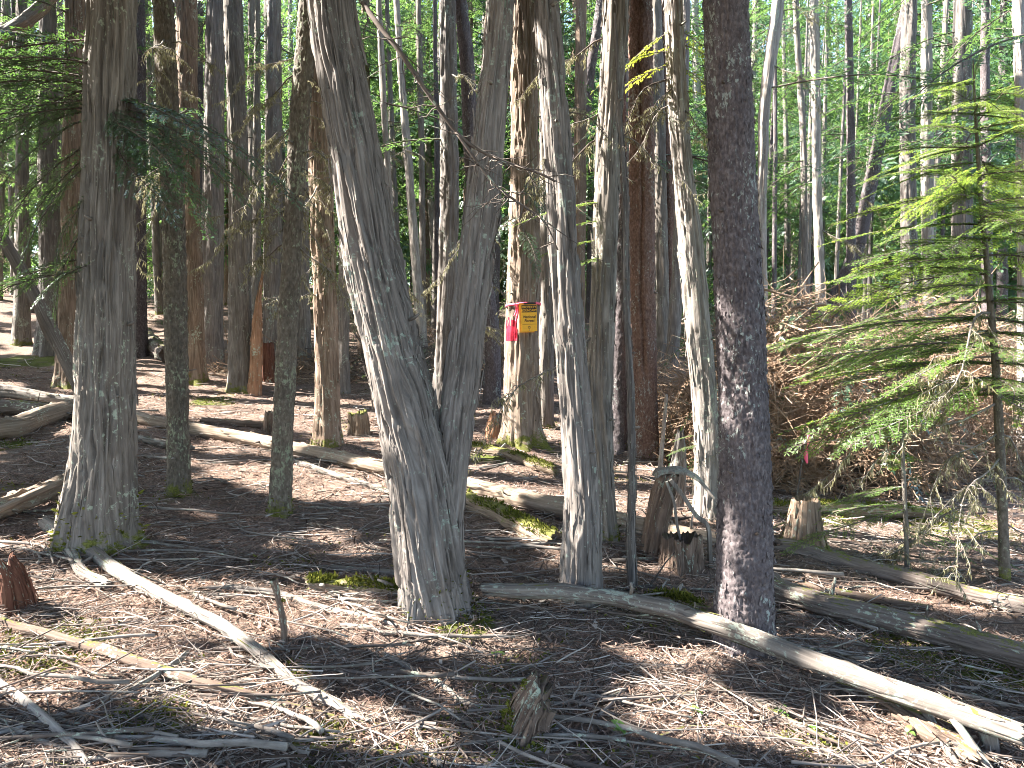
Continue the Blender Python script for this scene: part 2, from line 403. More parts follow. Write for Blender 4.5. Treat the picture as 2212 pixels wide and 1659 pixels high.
M = {
 'cedar': bark_mat('cedar_bark', (.045, .036, .029), (.155, .132, .112), (.31, .275, .24), lichen=.03, moss=.5),
 'cedar_grey': bark_mat('grey_cedar_bark', (.043, .035, .03), (.148, .127, .112), (.29, .26, .235), lichen=.10, lichen_col=(.27, .31, .25)),
 'cedar_tan': bark_mat('tan_cedar_bark', (.06, .042, .03), (.215, .16, .12), (.42, .345, .28), lichen=.05, moss=.45),
 'cedar_red': bark_mat('reddish_cedar_bark', (.055, .034, .023), (.165, .115, .082), (.33, .255, .195), lichen=.1, moss=.45),
 'fir': bark_mat('fir_bark', (.032, .026, .02), (.10, .082, .064), (.21, .18, .145), xy=55, z=22, lichen=.3, lichen_col=(.22, .24, .16), moss=.6),
 'fir_dark': bark_mat('dark_fir_bark', (.026, .021, .021), (.078, .063, .063), (.18, .155, .15), xy=60, z=30, lichen=.12, lichen_col=(.25, .27, .24)),
 'spruce': bark_mat('spruce_bark', (.04, .022, .017), (.12, .07, .053), (.24, .165, .13), xy=60, z=30, lichen=.18, lichen_col=(.24, .23, .2)),
 'pale': bark_mat('weathered_bark', (.085, .07, .06), (.22, .19, .165), (.40, .37, .33), lichen=.2),
 'wood_grey': bark_mat('weathered_grey_wood', (.05, .042, .036), (.155, .13, .11), (.33, .29, .25), xy=60, z=2.0, lichen=.5, lichen_col=(.24, .26, .21), bump=.3),
 'wood_tan': bark_mat('barkless_tan_wood', (.09, .065, .045), (.22, .165, .12), (.40, .33, .26), xy=50, z=1.8, lichen=.05, bump=.25),
 'wood_rot': bark_mat('rotten_brown_wood', (.042, .029, .022), (.125, .085, .063), (.25, .185, .14), xy=60, z=3.0, lichen=.15, moss_top=.1, bump=.7),
 'wood_moss': bark_mat('mossy_log_wood', (.06, .042, .03), (.18, .13, .09), (.36, .29, .21), xy=60, z=3, lichen=.1, moss_top=.95, bump=.6),
 'wood_dark': bark_mat('dark_log_bark', (.045, .034, .028), (.12, .095, .08), (.24, .2, .17), xy=70, z=3, lichen=.2, moss_top=.3),
 'wood_red': bark_mat('red_rotten_wood', (.035, .014, .009), (.11, .045, .028), (.22, .11, .065), xy=60, z=4, lichen=.05, bump=.7),
 'wood_orange': bark_mat('orange_split_wood', (.12, .055, .03), (.26, .14, .08), (.4, .26, .17), xy=70, z=2.5, lichen=.03, bump=.7),
 'twig': bark_mat('dead_twig_bark', (.07, .056, .046), (.16, .135, .115), (.31, .28, .245), xy=40, z=12, lichen=.25, bump=.2),
 'twig_dark': bark_mat('dark_twig_bark', (.035, .027, .022), (.085, .066, .055), (.16, .13, .11), xy=40, z=12, lichen=.2, bump=.2),
 'twig_tan': bark_mat('tan_dead_twigs', (.10, .065, .04), (.22, .15, .10), (.38, .29, .21), xy=40, z=12, lichen=.1, bump=.2),
 'moss_wood': bark_mat('moss_wrapped_wood', (.07, .055, .025), (.16, .135, .05), (.28, .24, .10), xy=60, z=20, lichen=.3, lichen_col=(.2, .2, .04), bump=.9),
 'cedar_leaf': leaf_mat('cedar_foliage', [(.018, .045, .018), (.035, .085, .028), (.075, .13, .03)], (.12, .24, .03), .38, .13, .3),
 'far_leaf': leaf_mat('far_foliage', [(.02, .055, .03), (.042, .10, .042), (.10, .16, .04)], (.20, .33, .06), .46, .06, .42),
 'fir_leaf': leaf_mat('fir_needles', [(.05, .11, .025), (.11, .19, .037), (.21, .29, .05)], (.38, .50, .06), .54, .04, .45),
 'sunlit_leaf': leaf_mat('sunlit_cedar_leaves', [(.12, .20, .02), (.24, .28, .03), (.40, .30, .03)], (.5, .5, .05), .55, .03, .5),  # cedar sprigs: their sunlit yellow-green is put into the leaf colour
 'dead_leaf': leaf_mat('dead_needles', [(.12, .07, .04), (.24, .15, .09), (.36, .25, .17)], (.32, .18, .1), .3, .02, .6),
 'lichen': tint_mat('beard_lichen', [(.10, .085, .04), (.22, .20, .11), (.36, .34, .22)], trans=.3),
 'moss': tint_mat('moss_tufts', [(.035, .042, .01), (.09, .098, .018), (.2, .195, .04)], trans=.3),
 'needles': tint_mat('needle_litter', [(.06, .039, .03), (.17, .104, .076), (.31, .21, .163), (.48, .37, .305)], trans=.1),
 'chips': tint_mat('bark_chip_litter', [(.07, .05, .04), (.2, .15, .12), (.42, .36, .31)]),
 'sticks': tint_mat('twig_litter', [(.042, .031, .025), (.11, .086, .072), (.215, .178, .152), (.40, .355, .31)]),
 'herb': leaf_mat('herb_leaves', [(.08, .16, .03), (.13, .24, .05), (.2, .3, .07)], (.3, .45, .1), .4, .06, .4),
}

# ------------------------------------------------------------------ ground
def make_ground():
    r1 = np.linspace(-9, 1.8, 22); r2 = 1.8*np.exp(np.linspace(0, math.log(14/1.8), 330))[1:]; r3 = 14*np.exp(np.linspace(0, math.log(300/14), 70))[1:]
    ys = np.r_[r1, r2, r3]; tt = np.linspace(-1, 1, 270); tt = np.sign(tt)*np.abs(tt)**1.0
    wd = np.where(ys < 1.8, 9.0, 0); wd = np.maximum(wd, 1.6+.85*np.clip(ys, 0, None)); wd = np.where(ys < 1.8, 3.2+(1.8-ys)*1.5, wd)
    X = wd[:, None]*tt[None]; Y = np.broadcast_to(ys[:, None], X.shape)
    Z = tz(X, Y)
    Z = Z + np.where(Y < 14, .016*(vnoise(X*34, Y*34, 0, 31)-.5)+.009*(vnoise(X*80, Y*80, 0, 32)-.5), 0)
    n, k = X.shape
    i = np.arange(n-1)[:, None]*k; j = np.arange(k-1)[None]
    Q = np.stack([i+j, i+j+1, i+k+j+1, i+k+j], -1).reshape(-1, 4)
    V = np.stack([X, Y, Z], -1).reshape(-1, 3)
    mb = MB(); mb.add(V, Q, None, V, moss_at(V[:, 0], V[:, 1]))
    m, nt, out = mat_new('forest_floor'); b = N(nt, 'BsdfPrincipled'); nt.links.new(b.outputs[0], out.inputs[0])
    b.inputs['Roughness'].default_value = 1; b.inputs['Specular IOR Level'].default_value = .1
    v = attr(nt, 'rest')
    n1 = noise_tex(nt, v, 55, 6, .7); n2 = noise_tex(nt, v, 3, 4, .6)
    c = ramp(nt, n1, [(.28, (.045, .031, .025)), (.46, (.13, .09, .07)), (.6, (.23, .165, .13)), (.74, (.42, .34, .285))])
    c = mixc(nt, ramp(nt, n2, [(.45, (0, 0, 0)), (.7, (.55, .55, .55))]), c, (.12, .085, .06))
    mn = noise_tex(nt, v, 90, 4, .7)
    mc = ramp(nt, mn, [(.3, (.03, .045, .006)), (.7, (.12, .14, .02))])
    f = math_n(nt, 'ADD', attr(nt, 'tint', 'Fac'), math_n(nt, 'MULTIPLY', math_n(nt, 'SUBTRACT', n1, .5), 1.4))
    c = mixc(nt, ramp(nt, f, [(.5, (0, 0, 0)), (.72, (.9, .9, .9))]), c, mc)
    nt.links.new(c, b.inputs['Base Color'])
    bp = N(nt, 'Bump'); bp.inputs['Strength'].default_value = .8; bp.inputs['Distance'].default_value = .02
    nt.links.new(n1, bp.inputs['Height']); nt.links.new(bp.outputs[0], b.inputs['Normal'])
    o = mb.obj('ground', m); o['kind'] = 'structure'; o['label'] = 'sloping forest floor of red-brown needle litter'
MOSS_SPOTS = [hit(110, 1400), hit(330, 1560), hit(1000, 1365), hit(1490, 1310), hit(2050, 1130), hit(700, 1610), hit(1980, 1420), hit(1750, 1110),
              hit(640, 1460), hit(460, 870), hit(60, 780), hit(2100, 1440), hit(1760, 1620), hit(1060, 990), hit(1140, 1640), hit(20, 960)]
MOSS_R = [.32, .2, .22, .14, .6, .16, .3, .45, .10, .4, .8, .35, .15, .3, .10, .3]
def moss_at(x, y):
    n = fbm(np.asarray(x)*1.4+3, np.asarray(y)*1.4, 0, 3, 71)
    v = sstep(.60, .78, n)*.5
    for p, r in zip(MOSS_SPOTS, MOSS_R):
        d = np.hypot(x-p[0], (y-p[1])*.8)/r
        v = np.maximum(v, (1-sstep(.5, 1.25, d))*.85)
    return v
make_ground()

# ------------------------------------------------------------------ foliage builders
def spray(L, gap, blen, bang, llen, lw, lstep, droop=.3, seed=1, lang=42, sub=0.0, lift=.0):
    """A flat bough along +X: axis, side twigs, leaf blades. Returns (V, Q, tint, twig polylines)."""
    r = np.random.default_rng(seed)
    n = max(3, int(L/gap)); t = (np.arange(n)+r.random(n)*.6)/n
    side = np.where(np.arange(n) % 2 == 0, 1., -1.)
    bl = blen*(np.clip(1.08-t, 0, 1)**.75)*(.35+.65*np.clip(t*5, 0, 1))*r.uniform(.65, 1.15, n)
    ang = np.radians(bang+r.normal(0, 9, n))*side
    ox = t*L; wig = .04*L*np.sin(t*5+seed); oy = wig
    tw = []; pos = []; dirs = []; tn = []
    for q in range(n):
        c, s = math.cos(ang[q]), math.sin(ang[q]); m = max(2, int(bl[q]/lstep))
        u = (np.arange(m)+.5)/m*bl[q]
        bend = .25*np.sign(ang[q])*-1*(u**2)/max(blen, .01)
        x = ox[q]+u*c-bend*s; y = oy[q]+u*s+bend*c
        z = r.normal(0, .05)*u
        for sd in (1, -1):
            a = ang[q]+sd*np.radians(lang+r.normal(0, 10, m))
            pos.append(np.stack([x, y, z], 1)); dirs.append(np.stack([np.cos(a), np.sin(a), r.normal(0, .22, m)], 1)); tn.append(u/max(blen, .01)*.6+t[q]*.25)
        pos.append(np.array([[x[-1], y[-1], z[-1]]])); dirs.append(np.array([[c, s, 0]])); tn.append(np.array([.9]))
        tw.append(np.array([[ox[q], oy[q], 0], [x[len(x)//2], y[len(x)//2], z[len(x)//2]], [x[-1], y[-1], z[-1]]]))
    pos = np.concatenate(pos); dirs = np.concatenate(dirs); tn = np.concatenate(tn)
    k = len(pos); ll = llen*r.uniform(.65, 1.2, k)[:, None]
    nrm = np.stack([-dirs[:, 1], dirs[:, 0], r.normal(0, .35, k)], 1); nrm /= np.linalg.norm(nrm, axis=1)[:, None]
    mid = pos+dirs*ll*.5; tip = pos+dirs*ll
    V = np.stack([pos, mid+nrm*lw/2, tip, mid-nrm*lw/2], 1).reshape(-1, 3)
    Q = np.arange(k*4).reshape(-1, 4)
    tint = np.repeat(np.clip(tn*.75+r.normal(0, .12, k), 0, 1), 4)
    ax = np.stack([np.linspace(0, L, 10), .04*L*np.sin(np.linspace(0, 1, 10)*5+seed), np.zeros(10)], 1)
    def bendz(A):
        A = A.copy(); A[:, 2] += lift*A[:, 0] - droop*(A[:, 0]**2+2.2*A[:, 1]**2)/L; return A
    return bendz(V), Q, tint, [bendz(ax)]+[bendz(x) for x in tw]
def xf(V, loc=(0, 0, 0), rot=(0, 0, 0), s=1.0):
    m = np.array(Euler(rot, 'XYZ').to_matrix()); return (V*s)@m.T+np.asarray(loc)
def bough_mesh(name, leaf, twigmat, r0=.008, hang=0.0, twigs=True, **kw):
    V, Q, tint, tw = spray(**kw)
    mb = MB(); mb.add(V, Q, None, None, tint)
    me = mb.mesh(name, leaf, False)
    tb = MB()
    for q, x in enumerate(tw):
        if q and not twigs: break
        tube(tb, x, np.linspace(r0, r0*.3, len(x)) if q == 0 else np.linspace(r0*.4, r0*.15, len(x)), 4 if q == 0 else 3, cap=False)
    return me, tb.mesh(name+'_twig', twigmat)
SEEDC = [0]
def nseed(): SEEDC[0] += 1; return SEEDC[0]*13+5

BOUGH = {}
for q in range(4):
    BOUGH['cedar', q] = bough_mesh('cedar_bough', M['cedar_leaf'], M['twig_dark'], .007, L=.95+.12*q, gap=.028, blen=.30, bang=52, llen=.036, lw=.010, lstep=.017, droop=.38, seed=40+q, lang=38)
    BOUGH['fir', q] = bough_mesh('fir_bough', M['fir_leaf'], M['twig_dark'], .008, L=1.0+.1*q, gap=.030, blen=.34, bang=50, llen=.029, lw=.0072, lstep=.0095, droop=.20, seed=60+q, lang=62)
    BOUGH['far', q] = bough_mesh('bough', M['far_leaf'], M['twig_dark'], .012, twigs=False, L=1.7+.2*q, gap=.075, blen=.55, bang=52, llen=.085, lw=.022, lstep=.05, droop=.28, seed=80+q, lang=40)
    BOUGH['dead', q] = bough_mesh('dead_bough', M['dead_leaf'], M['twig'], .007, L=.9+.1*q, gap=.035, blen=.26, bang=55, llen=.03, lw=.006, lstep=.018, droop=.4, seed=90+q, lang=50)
def put_bough(kind, parent, loc, rot, s=1.0, q=None, name='bough'):
    q = RNG.integers(4) if q is None else q
    lm, tm = BOUGH[kind, q]
    a = link(name, tm, parent, loc, rot, s); link('foliage', lm, a)['kind'] = 'stuff'; return a

# bare dead branches, drooping, some with beard lichen
DEADB = []
def dead_branch_mesh(seed, L, lich, thick=.010, droop=.5, k=5):
    r = np.random.default_rng(seed); mb = MB(); lb = MB(); lines = []
    n = 10; t = np.linspace(0, 1, n)
    ax = np.stack([t*L, .1*L*np.sin(t*4+seed)*t, -droop*L*t**1.7+.04*L*np.sin(t*9+seed)], 1)
    tube(mb, ax, thick*(1.05-t), 6); lines.append(ax)
    for q in range(int(9*L)+3):
        u = r.uniform(.12, .97); i = int(u*(n-1)); o = ax[i]+(ax[min(i+1, n-1)]-ax[i])*(u*(n-1)-i)
        a = r.choice([-1, 1])*r.uniform(.5, 1.2); l = L*r.uniform(.12, .36)*(1.1-u*.6); v = np.array([math.cos(a), math.sin(a), r.uniform(-.7, .25)])
        tt = np.linspace(0, 1, 6)[:, None]; c = o+v*l*tt+np.array([0, 0, -.35*l])*tt**2+r.normal(0, .018*L, (6, 3))*tt
        tube(mb, c, np.linspace(thick*.42, thick*.12, 6), 4); lines.append(c)
        if r.random() < .6:
            v2 = v+r.normal(0, .5, 3); o2 = c[3]; c2 = o2+v2*l*.5*tt+np.array([0, 0, -.2*l])*tt**2
            tube(mb, c2, np.linspace(thick*.25, thick*.08, 6), 3); lines.append(c2)
    if lich:
        pts = []; 
        for c in lines:
            m = int(np.linalg.norm(c[-1]-c[0])*lich); u = r.random(m)*(len(c)-1); i = np.minimum(u.astype(int), len(c)-2)
            pts.append(c[i]+(c[i+1]-c[i])*(u-i)[:, None])
        p = np.concatenate(pts); m = len(p); l = r.uniform(.015, .075, m)[:, None]; d = np.stack([r.normal(0, .35, m), r.normal(0, .35, m), -np.ones(m)], 1)*l
        a = r.uniform(0, 6.28, m); wv = np.stack([np.cos(a), np.sin(a), np.zeros(m)], 1)*r.uniform(.002, .006, m)[:, None]
        V = np.stack([p, p+d*.4+wv, p+d, p+d*.4-wv], 1).reshape(-1, 3); lb.add(V, np.arange(m*4).reshape(-1, 4), None, None, np.repeat(r.random(m), 4))
    return mb, lb
for q in range(6):
    a, b = dead_branch_mesh(300+q, 1.0+.15*(q % 3), 130 if q % 2 else 45, droop=.35+.12*(q % 3))
    DEADB.append((a.mesh('dead_branch', M['twig'] if q % 3 else M['twig_dark']), b.mesh('lichen', M['lichen'], False)))
def put_dead(parent, loc, rot, s=1.0, q=None):
    q = int(RNG.integers(6)) if q is None else q
    a = link('dead_branch', DEADB[q][0], parent, loc, rot, s); link('lichen', DEADB[q][1], a)['kind'] = 'stuff'; return a

# ------------------------------------------------------------------ surveyed trees
TREES = {}
def frame_top(y): return 1.6+.46*np.maximum(y, 0)
def survey(name, pts, yb=None, Y=None, lean=0.0):
    """pts top to base in picture units (x, y, width); returns path (base first), radii, depth."""
    pts = sorted(pts, key=lambda a: -a[1])
    if Y is None: Y = hit(pts[0][0], yb if yb is not None else pts[0][1])[1]
    path, rad = [], []
    for x, y, wd in pts:
        p = P(x, y, Y); path.append(p); rad.append(.92*wd/2*Y/F)
    path = np.array(path); rad = np.array(rad)
    g = float(tz(path[0][0], path[0][1]))
    if path[0][2] > g:   # carry the stem down to the ground
        d = (path[0]-path[1]); d = d/abs(d[2]+1e-6); path = np.vstack([path[0]+d*(path[0][2]-g+.12), path]); rad = np.r_[rad[0]*1.05, rad]
    else:
        path[0][2] = min(path[0][2], g-.12)
    if lean: path[:, 1] += lean*(path[:, 2]-path[0][2])
    return path, rad, Y
def extend_up(path, rad, ztop, taper=.45):
    d = path[-1]-path[-2]; d = d/d[2]; h = ztop-path[-1][2]
    if h <= .3: return path, rad
    d[0] *= .7; d[1] *= .7
    return np.vstack([path, path[-1]+d*h*.5, path[-1]+d*h]), np.r_[rad, rad[-1]*(1-.5*(1-taper)), rad[-1]*taper]
def tree(key, pts, bark, label, name='cedar_tree', cat='tree', group=None, relief=None, yb=None, Y=None, flare=.35, flare_h=.3, ztop=None, seed=None,
         twist=.15, depth=1.0, lean=0.0, deads=0, boughs=0, bkind='far', dmul=1.0, crack=None):
    path, rad, Y = survey(key, pts, yb, Y, lean)
    zt = ztop or float(frame_top(Y))+3.5
    path, rad = extend_up(path, rad, zt)
    seed = seed or nseed()
    base = path[0].copy(); base[2] = float(tz(base[0], base[1]))
    r = root(name, base, label, cat, group)
    px = Y/768.0
    relief = relief or ('cedar' if 'cedar' in bark or bark == 'pale' else 'fir')
    me = stem_mesh('trunk', M[bark], path, rad, px*dmul, relief, flare, flare_h, RNG.integers(4, 7), seed, float(frame_top(Y))+.3, base, twist, depth, crack=crack)
    link('trunk', me, r)
    if Y < 10.5 and key not in ('T11', 'T7', 'T12'): moss_tufts(r, 900, seed+5, zmax={'T1': .34, 'T6': .35}.get(key, .16), tall=(.012, .036) if key == 'T1' else (.008, .022), bias=.2 if key == 'T1' else 0)
    if Y < 10.5:
        if relief == 'cedar': bark_flakes(r, M[bark], int(300 if Y < 7 else 160), seed+1, .012*depth)
        elif Y < 7: bark_flakes(r, M[bark], 1500 if key == 'T11' else 350, seed+1, .008, .018, .05, .014, .034)
        stubs(r, M['twig_dark' if 'dark' in bark else 'twig'], 7 if Y < 7 else 4, seed+2)
    TREES[key] = dict(root=r, path=path, rad=rad, Y=Y, base=base)
    for q in range(deads):
        h = RNG.uniform(1.2, min(zt-base[2]-.5, float(frame_top(Y))-base[2])); tree_limb(key, h, RNG.uniform(0, 6.28), 'deadb', RNG.uniform(.5, 1.1))
    for q in range(boughs):
        lo = 2.6+.08*Y; h = RNG.uniform(lo, max(lo+1, float(frame_top(Y))-base[2]+1)); tree_limb(key, h, RNG.uniform(0, 6.28), bkind, RNG.uniform(.7, 1.25))
    return r
def at_height(key, h):
    t = TREES[key]; z = t['base'][2]+h
    p = np.array([np.interp(z, t['path'][:, 2], t['path'][:, q]) for q in range(3)]); return p, float(np.interp(z, t['path'][:, 2], t['rad']))
def tree_limb(key, h, az, kind, s=1.0, pitch=None, q=None, roll=0.0):
    t = TREES[key]; p, r = at_height(key, h); loc = p+np.array([math.cos(az), math.sin(az), 0])*r*.75-t['base']
    pt = RNG.uniform(-.1, .35) if pitch is None else pitch
    if kind == 'deadb': return put_dead(t['root'], loc, (roll, pt, az), s, q)
    return put_bough(kind, t['root'], loc, (roll, pt, az), s, q)

# --- the near trees
tree('T1', [(242, 0, 98), (236, 400, 108), (226, 800, 122), (219, 1000, 140), (210, 1120, 165), (207, 1195, 180)], 'cedar', 'large cedar with sunlit flared base beside the white fallen pole', flare=.30, flare_h=.22, seed=11, twist=.05)
tree('T2', [(352, 0, 44), (372, 400, 50), (380, 700, 52), (385, 960, 50), (388, 1078, 56)], 'fir', 'slender brown fir with cracked bark just right of the largest cedar', 'fir_tree', flare=.25, flare_h=.12, seed=23, deads=2)
tree('T3', [(668, 0, 44), (650, 220, 44), (632, 520, 44), (617, 800, 48), (609, 1000, 48), (602, 1118, 56)], 'fir', 'slender mossy fir hung with lichen twigs between two cedars', 'fir_tree', flare=.3, flare_h=.12, seed=31)
# the forked cedar: two stems of one tree
def forked():
    Y = hit(945, 1345)[1]; base = P(945, 1345, Y); base[2] = float(tz(base[0], base[1]))
    r = root('forked_cedar_tree', base, 'big forked cedar whose two trunks part in a wide V', 'tree')
    L = [(945, 1362, 172), (940, 1290, 160), (925, 1180, 160), (903, 1000, 150), (858, 800, 138), (815, 600, 130), (783, 400, 122), (745, 200, 110), (715, 0, 100)]
    Rr = [(968, 1340, 84), (962, 1250, 84), (960, 1150, 86), (970, 1040, 82), (991, 860, 82), (1009, 700, 78), (1028, 550, 78), (1046, 400, 74), (1064, 200, 66), (1082, 0, 58)]
    for key, pts, sd, dy, fl in (('T4', L, 42, 0, .26), ('T5', Rr, 53, .05, .05)):
        path = np.array([P(x, y, Y+dy) for x, y, _ in pts]); rad = np.array([.92*wd/2*Y/F for _, _, wd in pts])
        path[0][2] = min(path[0][2], base[2]-.1)
        path, rad = extend_up(path, rad, 7.5)
        link('trunk', stem_mesh('trunk', M['cedar_grey'], path, rad, Y/768, 'cedar', fl, .2, 5, sd, float(frame_top(Y))+.3, base, .28 if key == 'T4' else -.1, 1.15), r)
        moss_tufts(r, 900, sd+7, zmax=.25); bark_flakes(r, M['cedar_grey'], 420, sd, .014); stubs(r, M['twig'], 7, sd+2)
        TREES[key] = dict(root=r, path=path, rad=rad, Y=Y, base=base)
forked()
tree('T6', [(1132, 0, 54), (1133, 400, 68), (1130, 660, 76), (1127, 850, 82), (1126, 975, 92)], 'cedar_tan', 'reddish cedar that carries the yellow boundary sign', flare=.32, flare_h=.28, seed=64, deads=2)
tree('T7', [(1180, 0, 55), (1203, 300, 60), (1216, 500, 63), (1236, 800, 72), (1252, 1050, 84), (1254, 1200, 94), (1250, 1325, 98)], 'cedar_grey', 'leaning grey cedar whose foot stands behind the long fallen log', flare=.22, flare_h=.2, seed=75, depth=1.1)
tree('T8', [(1332, 0, 54), (1316, 300, 54), (1305, 600, 58), (1296, 900, 60), (1304, 1080, 54), (1312, 1192, 60)], 'cedar', 'dark cedar close behind the leaning grey cedar', flare=.3, flare_h=.15, seed=86, deads=2)
tree('T9', [(1384, 0, 52), (1387, 500, 58), (1392, 800, 58), (1395, 1000, 60)], 'spruce', 'red-brown scaly spruce with a dark crack down its trunk', 'spruce_tree', flare=.2, flare_h=.2, seed=97, twist=0, crack=(4.5, .9, 4.6))
tree('T10', [(1455, 0, 42), (1470, 300, 45), (1489, 500, 52), (1514, 780, 60), (1530, 980, 64), (1534, 1135, 66)], 'pale', 'leaning cedar with its pale side blazing in sunlight', flare=.3, flare_h=.25, seed=108)
tree('T11', [(1565, 0, 100), (1583, 400, 108), (1600, 700, 114), (1609, 1000, 120), (1608, 1250, 132), (1610, 1425, 142)], 'fir_dark', 'thick dark fir with scaly bark behind the fallen log', 'fir_tree', flare=.2, flare_h=.14, seed=119, depth=.85, relief='spruce')
tree('T12', [(1338, 250, 9), (1350, 420, 12), (1352, 640, 15), (1363, 850, 17), (1365, 1050, 18), (1363, 1180, 22), (1366, 1280, 22)], 'cedar_grey', 'thin pale sapling stem before the red-brown spruce', 'sapling', flare=.2, flare_h=.06, seed=120, ztop=3.6, depth=.6)
# --- the middle trees
tree('M1', [(162, 0, 38), (158, 300, 42), (153, 600, 46), (150, 835, 56)], 'cedar_red', 'slim reddish cedar right behind the big left cedar', seed=131, boughs=2)
tree('M2', [(402, 0, 44), (408, 300, 46), (413, 600, 50), (415, 822, 62)], 'cedar_red', 'brown cedar behind the slender fir with cracked bark', seed=141, deads=2, boughs=1)
tree('M3', [(468, 0, 40), (462, 300, 46), (457, 600, 52), (454, 795, 60)], 'cedar_grey', 'blue-grey cedar between the brown cedar and the splintered snag', seed=151, deads=1, boughs=2)
tree('M4', [(503, 0, 40), (513, 300, 44), (519, 600, 50), (520, 845, 60)], 'cedar', 'cedar with a splintered orange snag leaning at its side', seed=161, deads=2)
tree('M5', [(592, 150, 34), (591, 400, 40), (590, 600, 42), (589, 800, 46)], 'cedar_grey', 'smooth blue-grey cedar behind the small red stump', seed=171, boughs=2)
tree('M6', [(686, 150, 46), (694, 400, 52), (703, 650, 55), (708, 850, 58), (708, 978, 66)], 'cedar_red', 'orange-brown cedar standing behind the long sunlit log', seed=181, flare=.3, flare_h=.25, deads=3)
tree('M7', [(300, 0, 28), (300, 350, 31), (301, 700, 34)], 'fir_dark', 'dark purplish trunk half hidden by the big left cedar', 'fir_tree', yb=770, seed=191, deads=2)
tree('M8', [(966, 0, 38), (970, 300, 42), (966, 600, 44), (957, 880, 48)], 'cedar_grey', 'straight grey cedar seen inside the V of the forked cedar', seed=201, deads=2, boughs=3)
tree('M9', [(995, 0, 30), (1010, 150, 34), (1018, 320, 36), (1034, 520, 36), (1062, 720, 36), (1062, 872, 40)], 'fir_dark', 'crooked bluish trunk behind the right fork', 'fir_tree', seed=211, deads=2)
tree('M10', [(862, 100, 16), (880, 330, 20), (893, 500, 22), (905, 650, 24), (917, 800, 28)], 'pale', 'thin crooked pale trunk beyond the left fork', 'cedar_tree', seed=221, deads=3)
tree('M11', [(1180, 200, 30), (1181, 500, 32), (1180, 750, 34), (1178, 925, 38)], 'cedar', 'grey-brown cedar squeezed between sign tree and leaning cedar', seed=231)
tree('M12', [(1417, 0, 26), (1424, 300, 28), (1430, 600, 30), (1432, 850, 34)], 'cedar', 'pale cedar trunk between spruce and leaning sunlit cedar', seed=241, boughs=5)
tree('M13', [(1338, 300, 34), (1340, 600, 36), (1338, 850, 38), (1336, 985, 44)], 'fir_dark', 'purplish trunk showing behind the thin sapling', 'fir_tree', seed=251, relief='fir')
tree('M14', [(1682, 0, 28), (1655, 200, 26), (1648, 350, 24), (1644, 520, 24), (1650, 760, 28)], 'pale', 'bent grey snag behind the thick dark fir', 'snag', Y=11.5, seed=261, deads=2, boughs=4)
tree('M15', [(1758, 0, 19), (1763, 250, 20), (1766, 450, 21), (1774, 660, 24)], 'pale', 'straight sunlit pale trunk right of the bent grey snag', Y=14.5, seed=271, deads=2, boughs=7)
tree('M16', [(1722, 90, 13), (1735, 300, 14), (1738, 500, 15), (1742, 690, 17)], 'cedar_grey', 'thin trunk beside the straight sunlit pale one', Y=16, seed=281, deads=2, boughs=7)
tree('M17', [(1832, 0, 16), (1837, 250, 18), (1838, 450, 20), (1838, 650, 22)], 'fir_dark', 'straight dark trunk before the leaning black one', 'fir_tree', Y=16, seed=291, deads=4, boughs=6)
tree('M18', [(1955, 40, 28), (1920, 200, 29), (1880, 400, 31), (1850, 540, 33), (1808, 640, 36)], 'fir_dark', 'leaning blackish trunk tilted steeply to the right', 'fir_tree', Y=17, seed=301, boughs=8)
tree('M19', [(1965, 0, 32), (1960, 200, 34), (1962, 500, 36), (1965, 720, 40)], 'cedar_grey', 'grey trunk crossing the leaning blackish one', Y=15, seed=311, boughs=9, deads=2)
tree('M20', [(2001, 100, 24), (2002, 350, 26), (2004, 600, 28), (2006, 760, 30)], 'pale', 'sunlit pale trunk behind the young fir crown', Y=14, seed=321, boughs=8)
tree('M21', [(2080, 80, 38), (2078, 300, 40), (2078, 620, 44)], 'cedar_grey', 'wide grey trunk behind the top of the young fir', Y=13, seed=331, boughs=10)
tree('M22', [(2128, 200, 20), (2130, 400, 22), (2133, 760, 26)], 'fir_dark', 'narrow dark trunk right of the young fir top', 'fir_tree', Y=12.5, seed=341, boughs=8)
tree('M23', [(2200, 0, 26), (2209, 300, 30), (2216, 800, 36)], 'pale', 'pale trunk cut by the right edge of the view', Y=9, seed=351, boughs=5)
tree('M24', [(103, 0, 34), (103, 300, 38), (105, 560, 42), (107, 725, 52)], 'cedar_grey', 'blue-grey cedar behind the leaning dead pole', yb=765, seed=361, boughs=3)
tree('M25', [(48, 180, 24), (48, 450, 28), (47, 700, 34)], 'cedar', 'dark cedar near the left edge, behind the pole', yb=745, seed=371, boughs=3)
tree('M26', [(1290, 60, 22), (1275, 150, 24), (1262, 260, 26), (1245, 330, 28), (1205, 600, 32)], 'fir_dark', 'leaning bluish trunk between two dark cedars', 'fir_tree', Y=15, seed=381, boughs=2)
tree('M27', [(655, 420, 26), (656, 600, 28), (657, 800, 34)], 'cedar_grey', 'grey trunk just behind the mossy slender fir', seed=391)
tree('M28', [(745, 420, 20), (742, 650, 26), (740, 850, 30)], 'cedar_grey', 'dim grey trunk left of the left fork', seed=401, deads=3)
tree('M29', [(430, 0, 16), (433, 400, 18), (436, 740, 22)], 'fir_dark', 'thin dark trunk between brown and blue-grey cedars', 'fir_tree', Y=16, seed=411, boughs=3)
tree('M30', [(545, 0, 20), (546, 300, 22), (548, 740, 28)], 'cedar', 'far cedar behind the splintered orange snag', Y=17, seed=421, boughs=3)
tree('M31', [(822, 80, 14), (838, 380, 15), (856, 620, 17), (866, 820, 20)], 'pale', 'thinnest pale leaning trunk beyond the left fork', Y=13, seed=431, deads=3, boughs=4)
